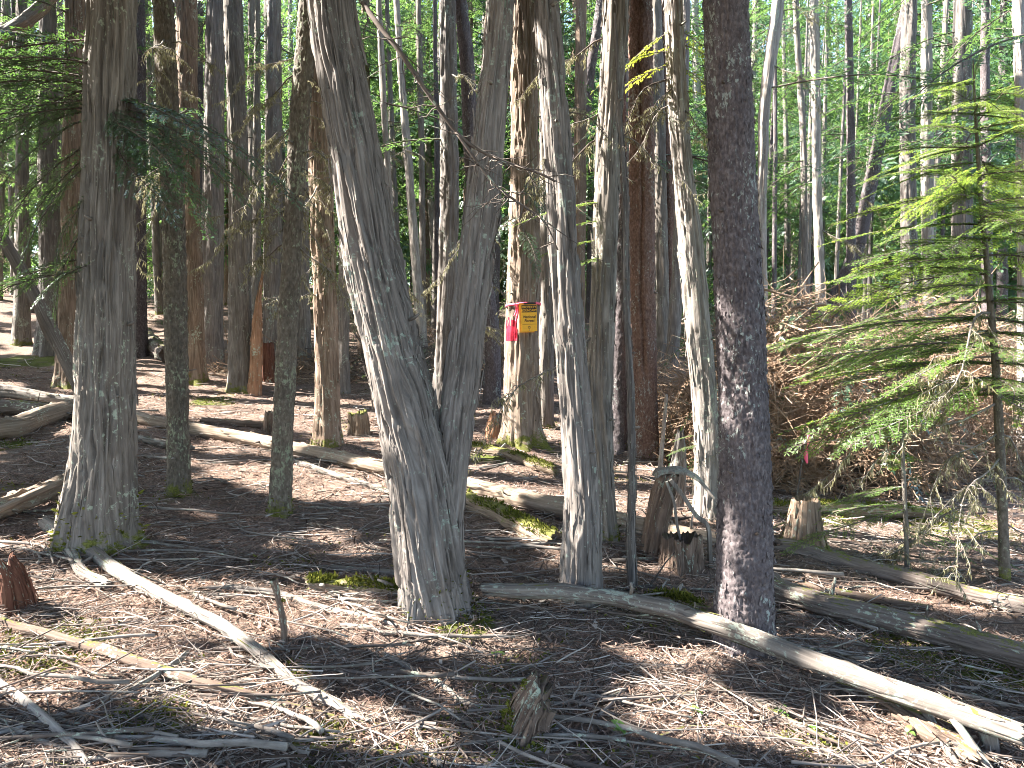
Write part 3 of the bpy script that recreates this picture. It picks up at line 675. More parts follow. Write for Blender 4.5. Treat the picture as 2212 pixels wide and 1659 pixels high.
tree('M32', [(905, 60, 12), (911, 360, 14), (914, 700, 17)], 'cedar', 'straight thin trunk beside the crooked pale one', Y=16, seed=441, deads=4, boughs=2)
tree('M33', [(940, 60, 10), (944, 400, 12), (946, 760, 16)], 'fir_dark', 'thin dark trunk left of the straight grey cedar', 'fir_tree', Y=17, seed=451, deads=3, boughs=2)
tree('M34', [(1470, 420, 26), (1462, 620, 28), (1450, 790, 32)], 'cedar_grey', 'bluish trunk leaning behind the sunlit leaning cedar', Y=13, seed=461)
tree('M35', [(1440, 280, 24), (1446, 480, 26), (1452, 760, 30)], 'spruce', 'brown trunk behind the pale cedar beside the spruce', 'spruce_tree', Y=14, seed=471)

# ------------------------------------------------------------------ background trees with full crowns
def far_crown(seed, zlo, zhi, rmax, dens, leaf=(.13, .042)):
    r = np.random.default_rng(seed); mb = MB(); tb = MB()
    protos = [spray(L=1.0, gap=.12, blen=.38, bang=52, llen=leaf[0]*r.uniform(.9, 1.3), lw=leaf[1]*1.25, lstep=.11, droop=.3, seed=seed*7+q, lang=40) for q in range(4)]
    z = zlo
    while z < zhi:
        f = (z-zlo)/(zhi-zlo); R = rmax*(1-f)**.8*r.uniform(.7, 1.1)+.3
        n = max(2, int(dens*(1.1-f*.7)))
        for q in range(n):
            az = r.uniform(0, 6.28); l = R*r.uniform(.55, 1.1); pt = r.uniform(.05, .5)
            for u in (0.0, .42):
                if u and l < 1.0: continue
                V, Q, tn, tw = protos[r.integers(4)]
                off = np.array([math.cos(az)*l*u, math.sin(az)*l*u, z-.15*l*u+r.normal(0, .1)])
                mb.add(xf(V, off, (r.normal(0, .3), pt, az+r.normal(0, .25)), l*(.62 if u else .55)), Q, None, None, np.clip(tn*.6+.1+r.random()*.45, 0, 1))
            if z < 9 and q < 3:
                c = np.array([[0, 0, z], [math.cos(az)*l*.4, math.sin(az)*l*.4, z-.07*l], [math.cos(az)*l*.9, math.sin(az)*l*.9, z-.3*l]]); tube(tb, c, [.02, .014, .005], 3, cap=False)
        z += r.uniform(.18, .36)
    return mb.mesh('crown', M['far_leaf'], False), tb.mesh('limbs', M['twig_dark'])
CROWNS = [far_crown(901, 2.0, 13, 2.8, 7), far_crown(902, 3.4, 14, 2.6, 7), far_crown(903, .7, 9, 2.2, 8), far_crown(904, 4.4, 14, 3.0, 7), far_crown(905, 1.4, 12, 2.6, 7), far_crown(906, .25, 3.4, 1.15, 6, (.09, .03))]
FTRUNK = []
for q in range(5):
    h = 14; p = np.array([[0, 0, -.2], [.06, .02, 2], [.1*math.sin(q), .05, 6], [.12*math.sin(q*2), 0, h]])
    FTRUNK.append(stem_mesh('trunk', M[['cedar_grey', 'cedar', 'fir_dark', 'cedar_red', 'pale'][q]], p, [.19, .165, .14, .03], .03, 'cedar', .25, .3, 5, 500+q, 11, (0, 0, 0)))
STEM = stem_mesh('stem', M['twig_dark'], [[0, 0, -.1], [.02, 0, 1.2], [0, .02, 3.3]], [.022, .015, .004], .02, 'bare', seed=3)
MARKS = [('T1', 'the big flared cedar'), ('T2', 'the cracked fir'), ('T3', 'the lichen-hung fir'), ('T4', 'the left fork'), ('T6', 'the sign cedar'),
         ('T8', 'the dark cedar'), ('T9', 'the red-brown spruce'), ('T11', 'the thick dark fir'), ('M18', 'the leaning blackish trunk')]
MARKPX = [(topx(*TREES[k]['path'][len(TREES[k]['path'])//2])[0], n) for k, n in MARKS]
ORD = ['first', 'second', 'third', 'fourth', 'fifth', 'sixth', 'seventh', 'eighth', 'ninth', 'tenth', 'eleventh', 'twelfth', 'thirteenth', 'fourteenth', 'fifteenth', 'sixteenth',
       'seventeenth', 'eighteenth', 'nineteenth', 'twentieth'] + ['%dth' % q for q in range(21, 99)]
def gap_name(px):
    lo = [n for x, n in MARKPX if x <= px]; hi = [n for x, n in MARKPX if x > px]
    if not lo: return 'left of '+hi[0]
    if not hi: return 'right of '+lo[-1]
    return 'between %s and %s' % (lo[-1], hi[0])
def label_gaps(items, what):
    """items: (px, root). Each gets its own label from the gap between two marked trees it shows in."""
    by = {}
    for px, r in sorted(items, key=lambda a: a[0]): by.setdefault(gap_name(px), []).append(r)
    for g, rs in by.items():
        for q, r in enumerate(rs):
            g2 = g.replace(' and the ', ' and ')
            r['label'] = ('only %s %s' % (what, g2)) if len(rs) == 1 else '%s %s counted rightward, %s' % (ORD[q], what, g2)
def far_tree(x, y, q, s, group, crown=True, tq=None, name='conifer_tree', sxy=1.0):
    z = float(tz(x, y)); r = root(name, (x, y, z), '', 'tree', group)
    rz = RNG.uniform(0, 6.28)
    link('trunk', FTRUNK[int(RNG.integers(5)) if tq is None else tq], r, (0, 0, 0), (RNG.normal(0, .03), RNG.normal(0, .03), rz), (s*sxy, s*sxy, s))
    if crown:
        a = link('crown', CROWNS[q][0], r, (0, 0, 0), (0, 0, rz), s); link('limbs', CROWNS[q][1], a)
    return r
def backdrop():
    n = 0; pts = []; near, far, slim, sap = [], [], [], []
    for tries in range(4000):
        y = RNG.uniform(21, 74); x = RNG.uniform(-.76, .76)*y
        if any(math.hypot(x-a, (y-b)*.6) < 2.3+.02*y for a, b in pts): continue
        pts.append((x, y)); n += 1
        if n >= 190: break
    for x, y in pts:
        nr = y < 34; g = 'conifers filling the wood behind' if nr else 'distant conifers at the back'
        r = far_tree(x, y, int(RNG.integers(5)), max(RNG.uniform(.75, 1.2), (float(frame_top(y))-float(tz(x, y)))/12.5*RNG.uniform(.9, 1.4) if y > 34 else 0), g, sxy=RNG.uniform(.55, .9))
        (near if nr else far).append((topx(x, y, float(tz(x, y)))[0], r))
    m = 0; pt2 = [(TREES[k]['base'][0], TREES[k]['base'][1]) for k in TREES]; n0 = len(pt2)
    for tries in range(3000):
        y = RNG.uniform(13, 24); x = RNG.uniform(-.70, .70)*y
        if x > .2*y: y += 4
        if any(math.hypot(x-a, y-b) < 1.05 for a, b in pt2): continue
        if x > .2*y and RNG.random() < .6: continue
        pt2.append((x, y)); m += 1
        r = far_tree(x, y, 0, RNG.uniform(.75, 1.1), 'slim trunks in the middle distance', crown=False, sxy=RNG.uniform(.35, .8) if x < .2*y else RNG.uniform(.3, .5), tq=int(RNG.choice([0, 0, 1, 2, 3, 4])) if x < .2*y else int(RNG.choice([0, 1, 2])))
        slim.append((topx(x, y, float(tz(x, y)))[0], r))
        for q in range(3): put_dead(r, (0, 0, RNG.uniform(1.5, 6)), (0, RNG.uniform(-.1, .4), RNG.uniform(0, 6.28)), RNG.uniform(.6, 1.1))
        for q in range(int(RNG.integers(6, 12))): put_bough('far', r, (0, 0, RNG.uniform(3.2, 9)), (RNG.normal(0, .2), RNG.uniform(0, .4), RNG.uniform(0, 6.28)), RNG.uniform(.7, 1.3))
        if m >= 85: break
    # young conifers of the understorey
    m = 0
    for tries in range(2000):
        y = RNG.uniform(15, 40); x = RNG.uniform(-.72, .72)*y
        if x < 0 and y < 22 and RNG.random() < .7: continue
        m += 1; z = float(tz(x, y)); r = root('young_conifer', (x, y, z), '', 'tree', 'young conifers of the understorey'); s = RNG.uniform(.7, 1.5)
        link('stem', STEM, r, None, None, s); link('crown', CROWNS[5][0], r, None, (0, 0, RNG.uniform(0, 6)), s)
        sap.append((topx(x, y, z)[0], r))
        if m >= 80: break
    label_gaps(near, 'full conifer'); label_gaps(far, 'distant conifer'); label_gaps(slim, 'slim far trunk'); label_gaps(sap, 'young understorey conifer')
backdrop()

# ------------------------------------------------------------------ fallen logs
def log(name, label, pts, mat, relief='bare', lift=0, cat='log', group=None, seed=None, jag=.12, flare=0.0, depth=1.0, twist=.1, sink=0.0, parent=None):
    rows = []
    for x, y, wd in pts:
        Y = hit(x, min(1800, y+wd/2+lift))[1]; p = P(x, y, Y); rows.append((*p, .97*wd/2*Y/F))
    rows = np.array(rows); mid = (rows[1:]+rows[:-1])/2; al = np.empty((len(rows)+len(mid), 4)); al[0::2] = rows; al[1::2] = mid; rows = al
    rows[:, 2] = np.maximum(rows[:, 2], tz(rows[:, 0], rows[:, 1])+.45*rows[:, 3]); base = rows[0, :3].copy()
    px = rows[:, 1].min()/768
    me = stem_mesh(name, M[mat], rows[:, :3], rows[:, 3], px, relief, flare, .2, 4, seed or nseed(), None, base, twist, depth, jag_top=jag, jag_base=jag, hollow=.3)
    o = link(name, me, None, base)
    if mat == 'wood_moss': moss_tufts(o, 1300, nseed())
    if rows[:, 3].max() > .03: bark_flakes(o, M['wood_dark' if mat in ('wood_grey', 'pale') else mat], 70, nseed(), .012, .04, .2, .01, .035)
    if rows[:, 3].max() > .03: stubs(o, M['twig' if mat != 'wood_dark' else 'twig_dark'], 5, nseed(), .02, .09, .008)
    LOGS[label] = rows
    return tag(o, label, cat, group)
LOGS = {}
log('fallen_log', 'long barkless log sunlit behind the lichen-hung fir', [(286, 902, 26), (420, 926, 28), (560, 952, 30), (700, 984, 32), (835, 1012, 34), (960, 1032, 34)], 'wood_tan', seed=601)
log('fallen_log', 'reddish log lying from the forked cedar to the dark cedar', [(985, 1045, 40), (1100, 1072, 44), (1205, 1098, 46), (1320, 1122, 42), (1500, 1160, 36), (1640, 1180, 30)], 'wood_tan', seed=602)
log('mossy_log', 'yellow-green mossy log right of the forked cedar', [(1000, 1078, 36), (1075, 1108, 40), (1140, 1142, 40), (1212, 1176, 40)], 'wood_moss', seed=603)
log('fallen_log', 'long grey fallen log crossing to the lower right corner', [(1036, 1272, 32), (1110, 1276, 36), (1210, 1277, 38), (1330, 1292, 38), (1450, 1318, 40), (1600, 1368, 44), (1760, 1430, 46), (1900, 1482, 48), (2060, 1535, 50), (2250, 1602, 50)], 'wood_grey', lift=62, seed=604, depth=.8)
log('fallen_log', 'dark bark-covered log in front of the cedar stump', [(1660, 1186, 34), (1760, 1200, 38), (1950, 1244, 40), (2100, 1285, 40), (2260, 1322, 42)], 'wood_dark', 'cedar', seed=605)
log('fallen_log', 'thick weathered log right of the thick dark fir', [(1600, 1240, 46), (1690, 1275, 48), (1780, 1305, 52), (1920, 1338, 54), (2060, 1376, 58), (2260, 1432, 60)], 'wood_dark', lift=12, seed=606, depth=2.2)
log('fallen_pole', 'white peeled pole sloping down from the flared cedar', [(92, 1126, 24), (180, 1185, 32), (300, 1262, 32), (400, 1312, 30), (480, 1350, 28), (560, 1408, 25), (640, 1478, 22), (720, 1520, 20), (820, 1575, 14)], 'wood_grey', seed=607, lift=6)
log('fallen_branch', 'short thick branch lying beside the white peeled pole', [(108, 1135, 26), (140, 1190, 26), (178, 1238, 25), (246, 1270, 22)], 'wood_grey', seed=608, cat='branch', lift=4)
log('fallen_log', 'rotting brown log running through the lower left corner', [(-40, 1335, 26), (90, 1368, 26), (220, 1405, 26), (330, 1442, 27), (450, 1482, 28), (560, 1510, 26), (690, 1545, 20), (850, 1585, 14)], 'wood_rot', seed=609)
log('fallen_log', 'orange sunlit log ending at the foot of the flared cedar', [(-50, 1118, 46), (40, 1085, 46), (128, 1050, 40), (170, 1030, 34)], 'wood_tan', seed=610, lift=6)
log('fallen_branch', 'thin tan branch above the orange sunlit log', [(-40, 1120, 16), (60, 1072, 18), (120, 1045, 16), (165, 1015, 14)], 'wood_tan', seed=611, cat='branch', lift=40)
log('fallen_log', 'bent tan log left of the flared cedar', [(-60, 935, 48), (30, 922, 48), (90, 900, 44), (160, 880, 38), (200, 876, 34)], 'wood_tan', seed=612)
log('fallen_log', 'grey log behind the bent tan log', [(-60, 836, 26), (40, 848, 28), (110, 860, 24), (180, 866, 20)], 'wood_grey', seed=613)
log('fallen_log', 'dark log lying below the grey log at the left', [(-60, 878, 34), (40, 880, 34), (120, 886, 30), (200, 895, 26)], 'wood_dark', seed=614)
log('fallen_pole', 'thin sun-bleached pole in front of the long barkless log', [(600, 988, 12), (700, 1018, 14), (790, 1046, 14), (870, 1072, 13)], 'wood_grey', seed=615)
log('fallen_pole', 'pale pole lying just right of the flared cedar', [(280, 944, 16), (340, 955, 16), (420, 968, 16)], 'wood_grey', seed=616)
log('mossy_log', 'low log with a mossy top left of the forked cedar', [(648, 1262, 30), (720, 1268, 36), (800, 1278, 38), (880, 1290, 34)], 'wood_moss', seed=617)
log('fallen_pole', 'grey pole behind the low moss-topped log', [(650, 1222, 9), (740, 1228, 12), (880, 1240, 14)], 'wood_grey', seed=618)
log('fallen_pole', 'tan stick along the bottom edge of the view', [(604, 1613, 16), (760, 1628, 18), (960, 1642, 18), (1180, 1646, 17), (1400, 1640, 15), (1700, 1648, 13), (2000, 1656, 12)], 'wood_rot', seed=619)
log('fallen_pole', 'smooth pale pole slanting from the lower left corner', [(-20, 1462, 16), (50, 1510, 18), (110, 1562, 20), (160, 1612, 20), (196, 1668, 18)], 'pale', seed=620, lift=8)
log('fallen_pole', 'peeled pole under the smooth pale pole', [(-20, 1568, 14), (60, 1588, 16), (130, 1618, 16), (200, 1655, 15)], 'pale', seed=621)
log('fallen_pole', 'dark stick at the very lower left corner', [(-20, 1636, 14), (90, 1650, 15), (220, 1668, 15)], 'wood_dark', seed=622)
log('fallen_branch', 'grey branch propped across the rotting brown log', [(262, 1500, 11), (330, 1462, 12), (385, 1425, 12), (412, 1400, 9)], 'wood_grey', seed=623, cat='branch', lift=10)
log('fallen_pole', 'straight grey pole pointing at the small leaning stump', [(816, 1408, 13), (900, 1452, 13), (1000, 1515, 13), (1100, 1572, 12), (1180, 1606, 11)], 'wood_grey', seed=624, lift=4)
log('fallen_pole', 'thin grey pole below the straight grey one', [(940, 1528, 8), (1060, 1560, 10), (1180, 1590, 10), (1330, 1620, 9)], 'wood_grey', seed=625, lift=4)
log('fallen_branch', 'arched dark branch right of the small leaning stump', [(1290, 1640, 12), (1400, 1602, 12), (1480, 1574, 12), (1570, 1570, 12), (1680, 1592, 11), (1800, 1630, 10), (1900, 1655, 9)], 'wood_dark', seed=626, cat='branch', lift=12)
log('fallen_branch', 'dark forked branch behind the arched dark branch', [(1400, 1520, 7), (1480, 1500, 9), (1560, 1490, 10), (1640, 1522, 10), (1740, 1572, 10), (1850, 1625, 9)], 'wood_dark', seed=627, cat='branch', lift=12)
log('rotten_log', 'crumbling yellowish rotten log under the long grey log', [(1868, 1498, 30), (1930, 1530, 46), (2000, 1578, 44), (2080, 1620, 46), (2150, 1668, 46)], 'wood_rot', seed=628, jag=.2)
log('fallen_branch', 'curved branch lying in front of the moss-topped log', [(430, 1275, 12), (500, 1268, 13), (600, 1280, 13), (680, 1308, 13), (800, 1348, 12), (900, 1378, 9)], 'wood_grey', seed=629, cat='branch', lift=5)
log('fallen_log', 'dark root end of a log behind the slender fir', [(286, 705, 40), (320, 735, 38), (362, 768, 34)], 'wood_dark', seed=630)
log('fallen_log', 'low mossy log under the sign cedar', [(1010, 965, 22), (1090, 985, 24), (1170, 1008, 24), (1210, 1022, 22)], 'wood_moss', seed=631)
log('fallen_log', 'flat log lying behind the moss-topped stump', [(430, 908, 14), (520, 916, 16), (600, 918, 16)], 'wood_rot', seed=632)
log('fallen_log', 'mossy low log behind the cedar stump', [(1660, 1098, 26), (1800, 1098, 30), (1960, 1106, 30), (2080, 1118, 26)], 'wood_moss', seed=633)
log('mossy_branch', 'mossy stick end left of the thick dark fir', [(1395, 1288, 16), (1450, 1296, 22), (1500, 1308, 24), (1530, 1316, 18)], 'wood_moss', seed=634, cat='branch')
log('fallen_log', 'slim dark log under the dark bark-covered log', [(1690, 1252, 14), (1800, 1278, 18), (1920, 1300, 18), (2020, 1316, 14)], 'wood_rot', seed=635)
log('fallen_pole', 'pale stick between dark cedar and thin sapling', [(1325, 1150, 10), (1380, 1152, 12), (1440, 1160, 10)], 'wood_tan', seed=636)
# legs of the long grey log
LG = LOGS['long grey fallen log crossing to the lower right corner']
def lg_limb(a, b, r0, r1):
    A = P(a[0], a[1], a[2]); B = P(b[0], b[1], b[2]); B[2] = min(B[2], float(tz(B[0], B[1]))-.02)
    par = [o for o in COL.objects if o.get('label') == 'long grey fallen log crossing to the lower right corner'][0]
    bs = np.array(par.location); mid = (A+B)/2+RNG.normal(0, .015, 3)
    link('branch_stub', stem_mesh('branch_stub', M['wood_grey'], np.array([A, mid, B])-bs, [r0, (r0+r1)/2, r1], .004, 'bare', seed=nseed()), par)
Yr = LG[-3][1]
lg_limb((2130, 1575, Yr), (2140, 1680, Yr-.06), .034, .026)
lg_limb((1990, 1520, LG[-5][1]), (2110, 1650, Yr-.25), .022, .014)
lg_limb((2050, 1540, Yr), (2180, 1670, Yr-.25), .02, .012)

# ------------------------------------------------------------------ stumps and snags
def stump(name, label, pts, mat, relief='cedar', jag=.2, flare=.3, cat='stump', seed=None, hollow=.15, yb=None, depth=1.0, fh=.12, lean=0.0, slant=None):
    path, rad, Y = survey(name, pts, yb, None, lean); base = path[0].copy(); base[2] = float(tz(base[0], base[1]))
    me = stem_mesh(name, M[mat], path, rad, Y/768, relief, flare, fh, 5, seed or nseed(), None, base, .1, depth, slant=slant, jag_top=jag, hollow=hollow)
    o = tag(link(name, me, None, base), label, cat)
    if mat in ('wood_moss', 'moss_wood', 'wood_rot'): moss_tufts(o, 700, nseed(), up=(.2 if mat != 'moss_wood' else -1), bias=.1)
    if relief == 'cedar' and rad.max() > .04: bark_flakes(o, M[mat], 60, nseed(), .012)
    return o
stump('stump', 'flared cedar stump under a fir bough beside the dark log', [(1740, 1075, 62), (1738, 1120, 74), (1737, 1160, 96), (1736, 1200, 128)], 'cedar_red', jag=.02, flare=.35, fh=.08, seed=641)
stump('stump', 'squat broken stump in front of the leaning slab', [(1476, 1148, 92), (1474, 1195, 98), (1472, 1240, 104)], 'wood_rot', jag=.08, flare=.12, seed=642, hollow=.3)
stump('leaning_stump', 'tilted dark broken trunk with a bent bark strip on top', [(1446, 1016, 54), (1428, 1090, 56), (1402, 1210, 58)], 'wood_rot', jag=.05, flare=.1, seed=643)
stump('leaning_stump', 'small leaning broken stump in the foreground litter', [(1196, 1462, 88), (1160, 1528, 100), (1116, 1606, 112)], 'wood_rot', jag=.07, flare=.10, seed=644, hollow=.0, depth=1.6, slant=(.12, -.5))
stump('stump', 'dark red rotten stump cut by the left edge', [(-6, 1195, 62), (14, 1262, 90), (24, 1325, 112)], 'wood_red', jag=.18, flare=.15, seed=645)
stump('stump', 'small red stump behind the orange snag', [(578, 738, 32), (578, 770, 32), (578, 806, 36)], 'wood_red', jag=.04, flare=.1, seed=646, yb=825)
stump('stump', 'small orange crumbling stump left of the sign cedar', [(1064, 885, 10), (1064, 915, 26), (1064, 955, 36)], 'wood_orange', jag=.1, flare=.2, seed=647)
stump('snag', 'tall splintered orange snag beside a cedar', [(572, 565, 5), (560, 640, 16), (554, 720, 26), (552, 800, 30), (550, 852, 34)], 'wood_orange', jag=.6, flare=.15, seed=648, cat='snag')
stump('stump', 'moss-capped rotten stump behind the left fork', [(772, 886, 44), (776, 910, 50), (778, 940, 54)], 'wood_moss', jag=.06, flare=.1, seed=649)
stump('stump', 'short grey post stump beside the lichen-hung fir', [(584, 884, 24), (582, 905, 26), (580, 935, 28)], 'wood_rot', jag=.08, flare=.1, seed=650)
stump('mossy_stake', 'upright stick wrapped in yellow moss left of the forked cedar', [(590, 1248, 22), (600, 1290, 15), (612, 1345, 17), (617, 1400, 13)], 'wood_rot', 'fir', jag=.02, flare=0, seed=651, cat='stick')
stump('snag', 'tilted broken slab standing behind the bent bark strip', [(1470, 920, 16), (1468, 980, 34), (1462, 1040, 40)], 'cedar_grey', jag=.25, flare=.05, seed=652, cat='snag', yb=1110)
stump('snag', 'thin dry stem rising beside the red-brown spruce', [(1440, 850, 8), (1432, 940, 9), (1424, 1030, 12)], 'twig', 'bare', jag=.05, flare=.1, seed=653, cat='snag', yb=1060)
stump('leaning_pole', 'brown dead pole leaning in from the left edge', [(-20, 470, 22), (40, 575, 26), (100, 690, 28), (162, 815, 30)], 'wood_dark', 'bare', jag=.02, flare=0, seed=654, cat='pole', yb=960)
stump('leaning_pole', 'pale leaning trunk in the upper left corner', [(150, -60, 30), (95, 10, 30), (40, 55, 30), (-50, 110, 32)], 'pale', 'cedar', jag=.02, flare=0, seed=655, cat='pole', yb=800)
# bent strip of bark and its props
def strip():
    Y = hit(1410, 1215)[1]
    bp = P(1420, 1020, Y); r = root('bark_strip', bp, 'bent grey bark strip arching from the tilted trunk to the ground', 'bark strip')
    def one(name, pts, wd, th):
        c = smooth_path(np.array([P(x, y, Y-dy) for x, y, dy in pts])-bp, 26); t = np.gradient(c, axis=0); t /= np.linalg.norm(t, axis=1)[:, None]
        sd = np.array([0, 1., .25]); sd = sd-t*(t@sd)[:, None]; sd /= np.linalg.norm(sd, axis=1)[:, None]; up = np.cross(t, sd)
        V = []
        for a, b in ((-1, -1), (-.3, -1), (.3, -1.25), (1, -1), (1, 1), (.3, .75), (-.3, 1), (-1, 1)): V.append(c+sd*a*wd*(1+.15*np.sin(np.arange(26)*.9))[:, None]+up*b*th)
        V = np.stack(V, 1).reshape(-1, 3); k = 8; i = np.arange(25)[:, None]*k; j = np.arange(k)[None]
        Q = np.stack([i+j, i+(j+1) % k, i+k+(j+1) % k, i+k+j], -1).reshape(-1, 4)
        Q = np.vstack([Q, [[0, 1, 6, 7]], [[1, 2, 5, 6]], [[2, 3, 4, 5]], (np.array([[7, 6, 1, 0], [6, 5, 2, 1], [5, 4, 3, 2]])+25*k)])
        mb = MB(); mb.add(V, Q, None, None); mb.obj(name, M['wood_grey'], r, False)
    one('strip', [(1415, 1030, 0), (1425, 1018, 0), (1470, 1016, .02), (1505, 1032, .05), (1530, 1060, .08), (1552, 1085, .1)], .05, .008)
    one('prop', [(1448, 1036, .1), (1475, 1070, .1), (1505, 1115, .1), (1530, 1140, .1), (1534, 1240, .12)], .02, .012)
    one('prop', [(1440, 1040, .12), (1456, 1085, .12), (1462, 1130, .12), (1470, 1165, .12)], .012, .008)
strip()

# ------------------------------------------------------------------ the young fir at the right and hanging boughs
def young_fir():
    pts = [(2172, 1262, 24), (2166, 1120, 21), (2160, 960, 19), (2150, 780, 16), (2134, 600, 13), (2118, 420, 9), (2108, 260, 6), (2102, 130, 2)]
    Y = hit(2172, 1262)[1]; path = np.array([P(x, y, Y) for x, y, _ in pts]); rad = np.array([q[2]/2*Y/F for q in pts])
    base = path[0].copy(); base[2] = float(tz(base[0], base[1])); path[0][2] = base[2]-.08
    r = root('young_fir_tree', base, 'young fir with spreading bright green boughs at the right', 'tree')
    link('trunk', stem_mesh('trunk', M['fir'], path, rad, Y/768, 'fir', .15, .06, 5, 661, None, base, .1, .6), r)
    TREES['YF'] = dict(root=r, path=path, rad=rad, Y=Y, base=base)
    g = np.random.default_rng(5)
    H = path[-1][2]-base[2]
    for h in np.arange(1.3, H-.05, .105):
        f = (h-1.12)/(H-1.12); n = 4
        for q in range(n):
            az = g.uniform(0, 6.28) if q else math.pi+g.normal(0, .55)
            s = (1.12*(1-f)**.6+.2)*g.uniform(.75, 1.05)
            if math.sin(az) < -.55 and f < .5: s *= .6
            tree_limb('YF', h, az, 'fir', s, pitch=g.uniform(-.22, .12)+.10*(1-f), roll=g.normal(0, .35))
    tree_limb('YF', H-.12, 0, 'fir', .22, pitch=-1.4)
    for h in np.arange(.35, 2.0, .17): tree_limb('YF', h, g.uniform(2.2, 4.2), 'deadb', g.uniform(.6, 1.0), pitch=g.uniform(0, .3), q=int(g.choice([1, 2, 4, 5])))
    for h in np.arange(.4, 1.4, .3): tree_limb('YF', h, g.uniform(-1, 1), 'deadb', g.uniform(.5, .8), q=int(g.choice([1, 2, 4, 5])))
young_fir()
def small_stem():
    Y = hit(1960, 1235)[1]; path = np.array([P(x, y, Y) for x, y in ((1960, 1240), (1957, 1130), (1952, 1030), (1945, 900), (1935, 760))]); base = path[0].copy(); base[2] = float(tz(base[0], base[1]))
    r = root('young_fir_tree', base, 'spindly fir seedling with few boughs before the brush heap', 'tree')
    path[0][2] -= .06
    link('trunk', stem_mesh('trunk', M['twig'], path, [.018, .016, .014, .010, .004], Y/768, 'bare', 0, .1, 5, 671, None, base), r)
    TREES['SS'] = dict(root=r, path=path, rad=np.array([.018, .016, .014, .01, .004]), Y=Y, base=base)
    for h, az, s in ((.46, 3.3, .72), (.5, 2.7, .8), (.48, .3, .55), (.62, 3.0, .5), (.85, 1.2, .6), (.3, 6.1, .6), (.28, 5.6, .4), (1.1, 3.4, .5), (1.2, .4, .45)): tree_limb('SS', h, az, 'fir', s, pitch=.12)
small_stem()
def h_of(key, px, py): return P(px, py, TREES[key]['Y'])[2]-TREES[key]['base'][2]
def limb_px(key, py, az, kind, s, pitch, q=None, roll=0.0): return tree_limb(key, h_of(key, 0, py), az, kind, s, pitch, q, roll)
# cedar boughs left and right of the big flared cedar
for py, az, s, pt, q in ((225, -.5, .75, .1, 0), (235, -.25, .62, .25, 1), (262, -.75, .6, .35, 2), (210, .2, .7, .3, 3), (300, -.4, .45, .5, 0), (240, -.9, .4, .6, 1), (215, -.15, .85, .2, 2), (280, -.5, .7, .35, 3), (250, -.1, .75, .3, 0), (320, -.7, .5, .6, 1)):
    limb_px('T1', py, az, 'cedar', s*1.25, pt, q, RNG.normal(0, .3))
for py, az, s, pt, q in ((190, 3.5, .75, -.15, 0), (170, 3.3, .85, -.25, 1), (235, 3.9, .65, .2, 2), (205, 3.1, .8, .1, 3), (260, 3.6, .5, .4, 0), (330, 3.3, .5, .6, 1), (420, 3.9, .4, .9, 2), (90, 3.6, .8, .1, 1), (130, 3.2, .8, .0, 2), (585, 3.7, .55, .15, 3), (560, 3.2, .6, .05, 0), (575, 4.3, .36, .25, 1), (110, 3.5, .9, -.2, 3), (150, 3.9, .8, -.05, 0), (180, 3.0, .9, .1, 1), (240, 3.4, .8, .25, 2), (300, 3.1, .7, .5, 3), (360, 3.7, .6, .7, 0), (480, 3.4, .45, .9, 1)):
    limb_px('T1', py, az, 'cedar', s*1.35, pt, q, RNG.normal(0, .3))
# lichen-hung dead branches on the slender firs and the orange cedar
for py in (120, 170, 215, 255, 290, 330, 370, 410, 450, 490, 530):
    for az in (RNG.uniform(2.4, 3.9), RNG.uniform(-.7, .7)):
        limb_px('T3', py, az, 'deadb', RNG.uniform(.35, .62), RNG.uniform(.0, .7), int(RNG.choice([1, 3, 5])))
for py in (180, 260, 330, 400, 450, 500, 550): limb_px('M6', py, RNG.uniform(-1.6, 1.6)-1.2, 'deadb', RNG.uniform(.55, .9), RNG.uniform(.2, .7), int(RNG.choice([1, 3, 5])))
for py in (90, 200, 260, 330): limb_px('T2', py, RNG.uniform(-1, 1.0), 'deadb', RNG.uniform(.3, .5), RNG.uniform(-.2, .5), 1)
# sunlit yellow-green sprigs on the leaning cedar, and short limbs on its neighbours
for q in range(4):
    BOUGH['bright', q] = bough_mesh('bright_bough', M['sunlit_leaf'], M['twig'], .006, L=.7+.1*q, gap=.045, blen=.22, bang=50, llen=.05, lw=.017, lstep=.028, droop=.35, seed=140+q, lang=36)
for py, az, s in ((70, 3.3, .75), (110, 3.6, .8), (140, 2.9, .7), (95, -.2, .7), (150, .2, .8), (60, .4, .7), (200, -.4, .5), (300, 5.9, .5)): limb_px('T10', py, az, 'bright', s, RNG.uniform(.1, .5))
for py, az, s, q in ((160, 3.4, .8, 0), (200, 3.7, .7, 3), (230, 3.2, .6, 2), (330, -.4, .7, 0), (250, 5.2, .6, 3)): limb_px('T10', py, az, 'deadb', s, .5, q)
for key, py, az, s in (('T8', 90, 3.1, .7), ('T8', 240, 3.4, .5), ('T8', 300, -.3, .5), ('T7', 235, 0.1, .4), ('M12', 60, 3.0, .8), ('T11', 960, 3.5, .22), ('T8', 430, 3.4, .35)): limb_px(key, py, az, 'deadb', s, .2)
for key, py, az, s in (('T8', 440, 3.5, .5), ('T8', 480, 3.8, .45), ('T8', 520, 3.3, .4), ('T8', 560, 4.0, .4), ('T10', 960, 3.4, .22), ('T10', 940, 3.0, .2)): limb_px(key, py, az, 'fir', s, .1)
for key, py, az, s in (('T6', 380, -1.2, .9), ('T6', 430, -.8, .8), ('T6', 470, -2.4, .8), ('T6', 500, -1.4, .6), ('M9', 430, -1.5, .7)): limb_px(key, py, az, 'cedar', s, .5)
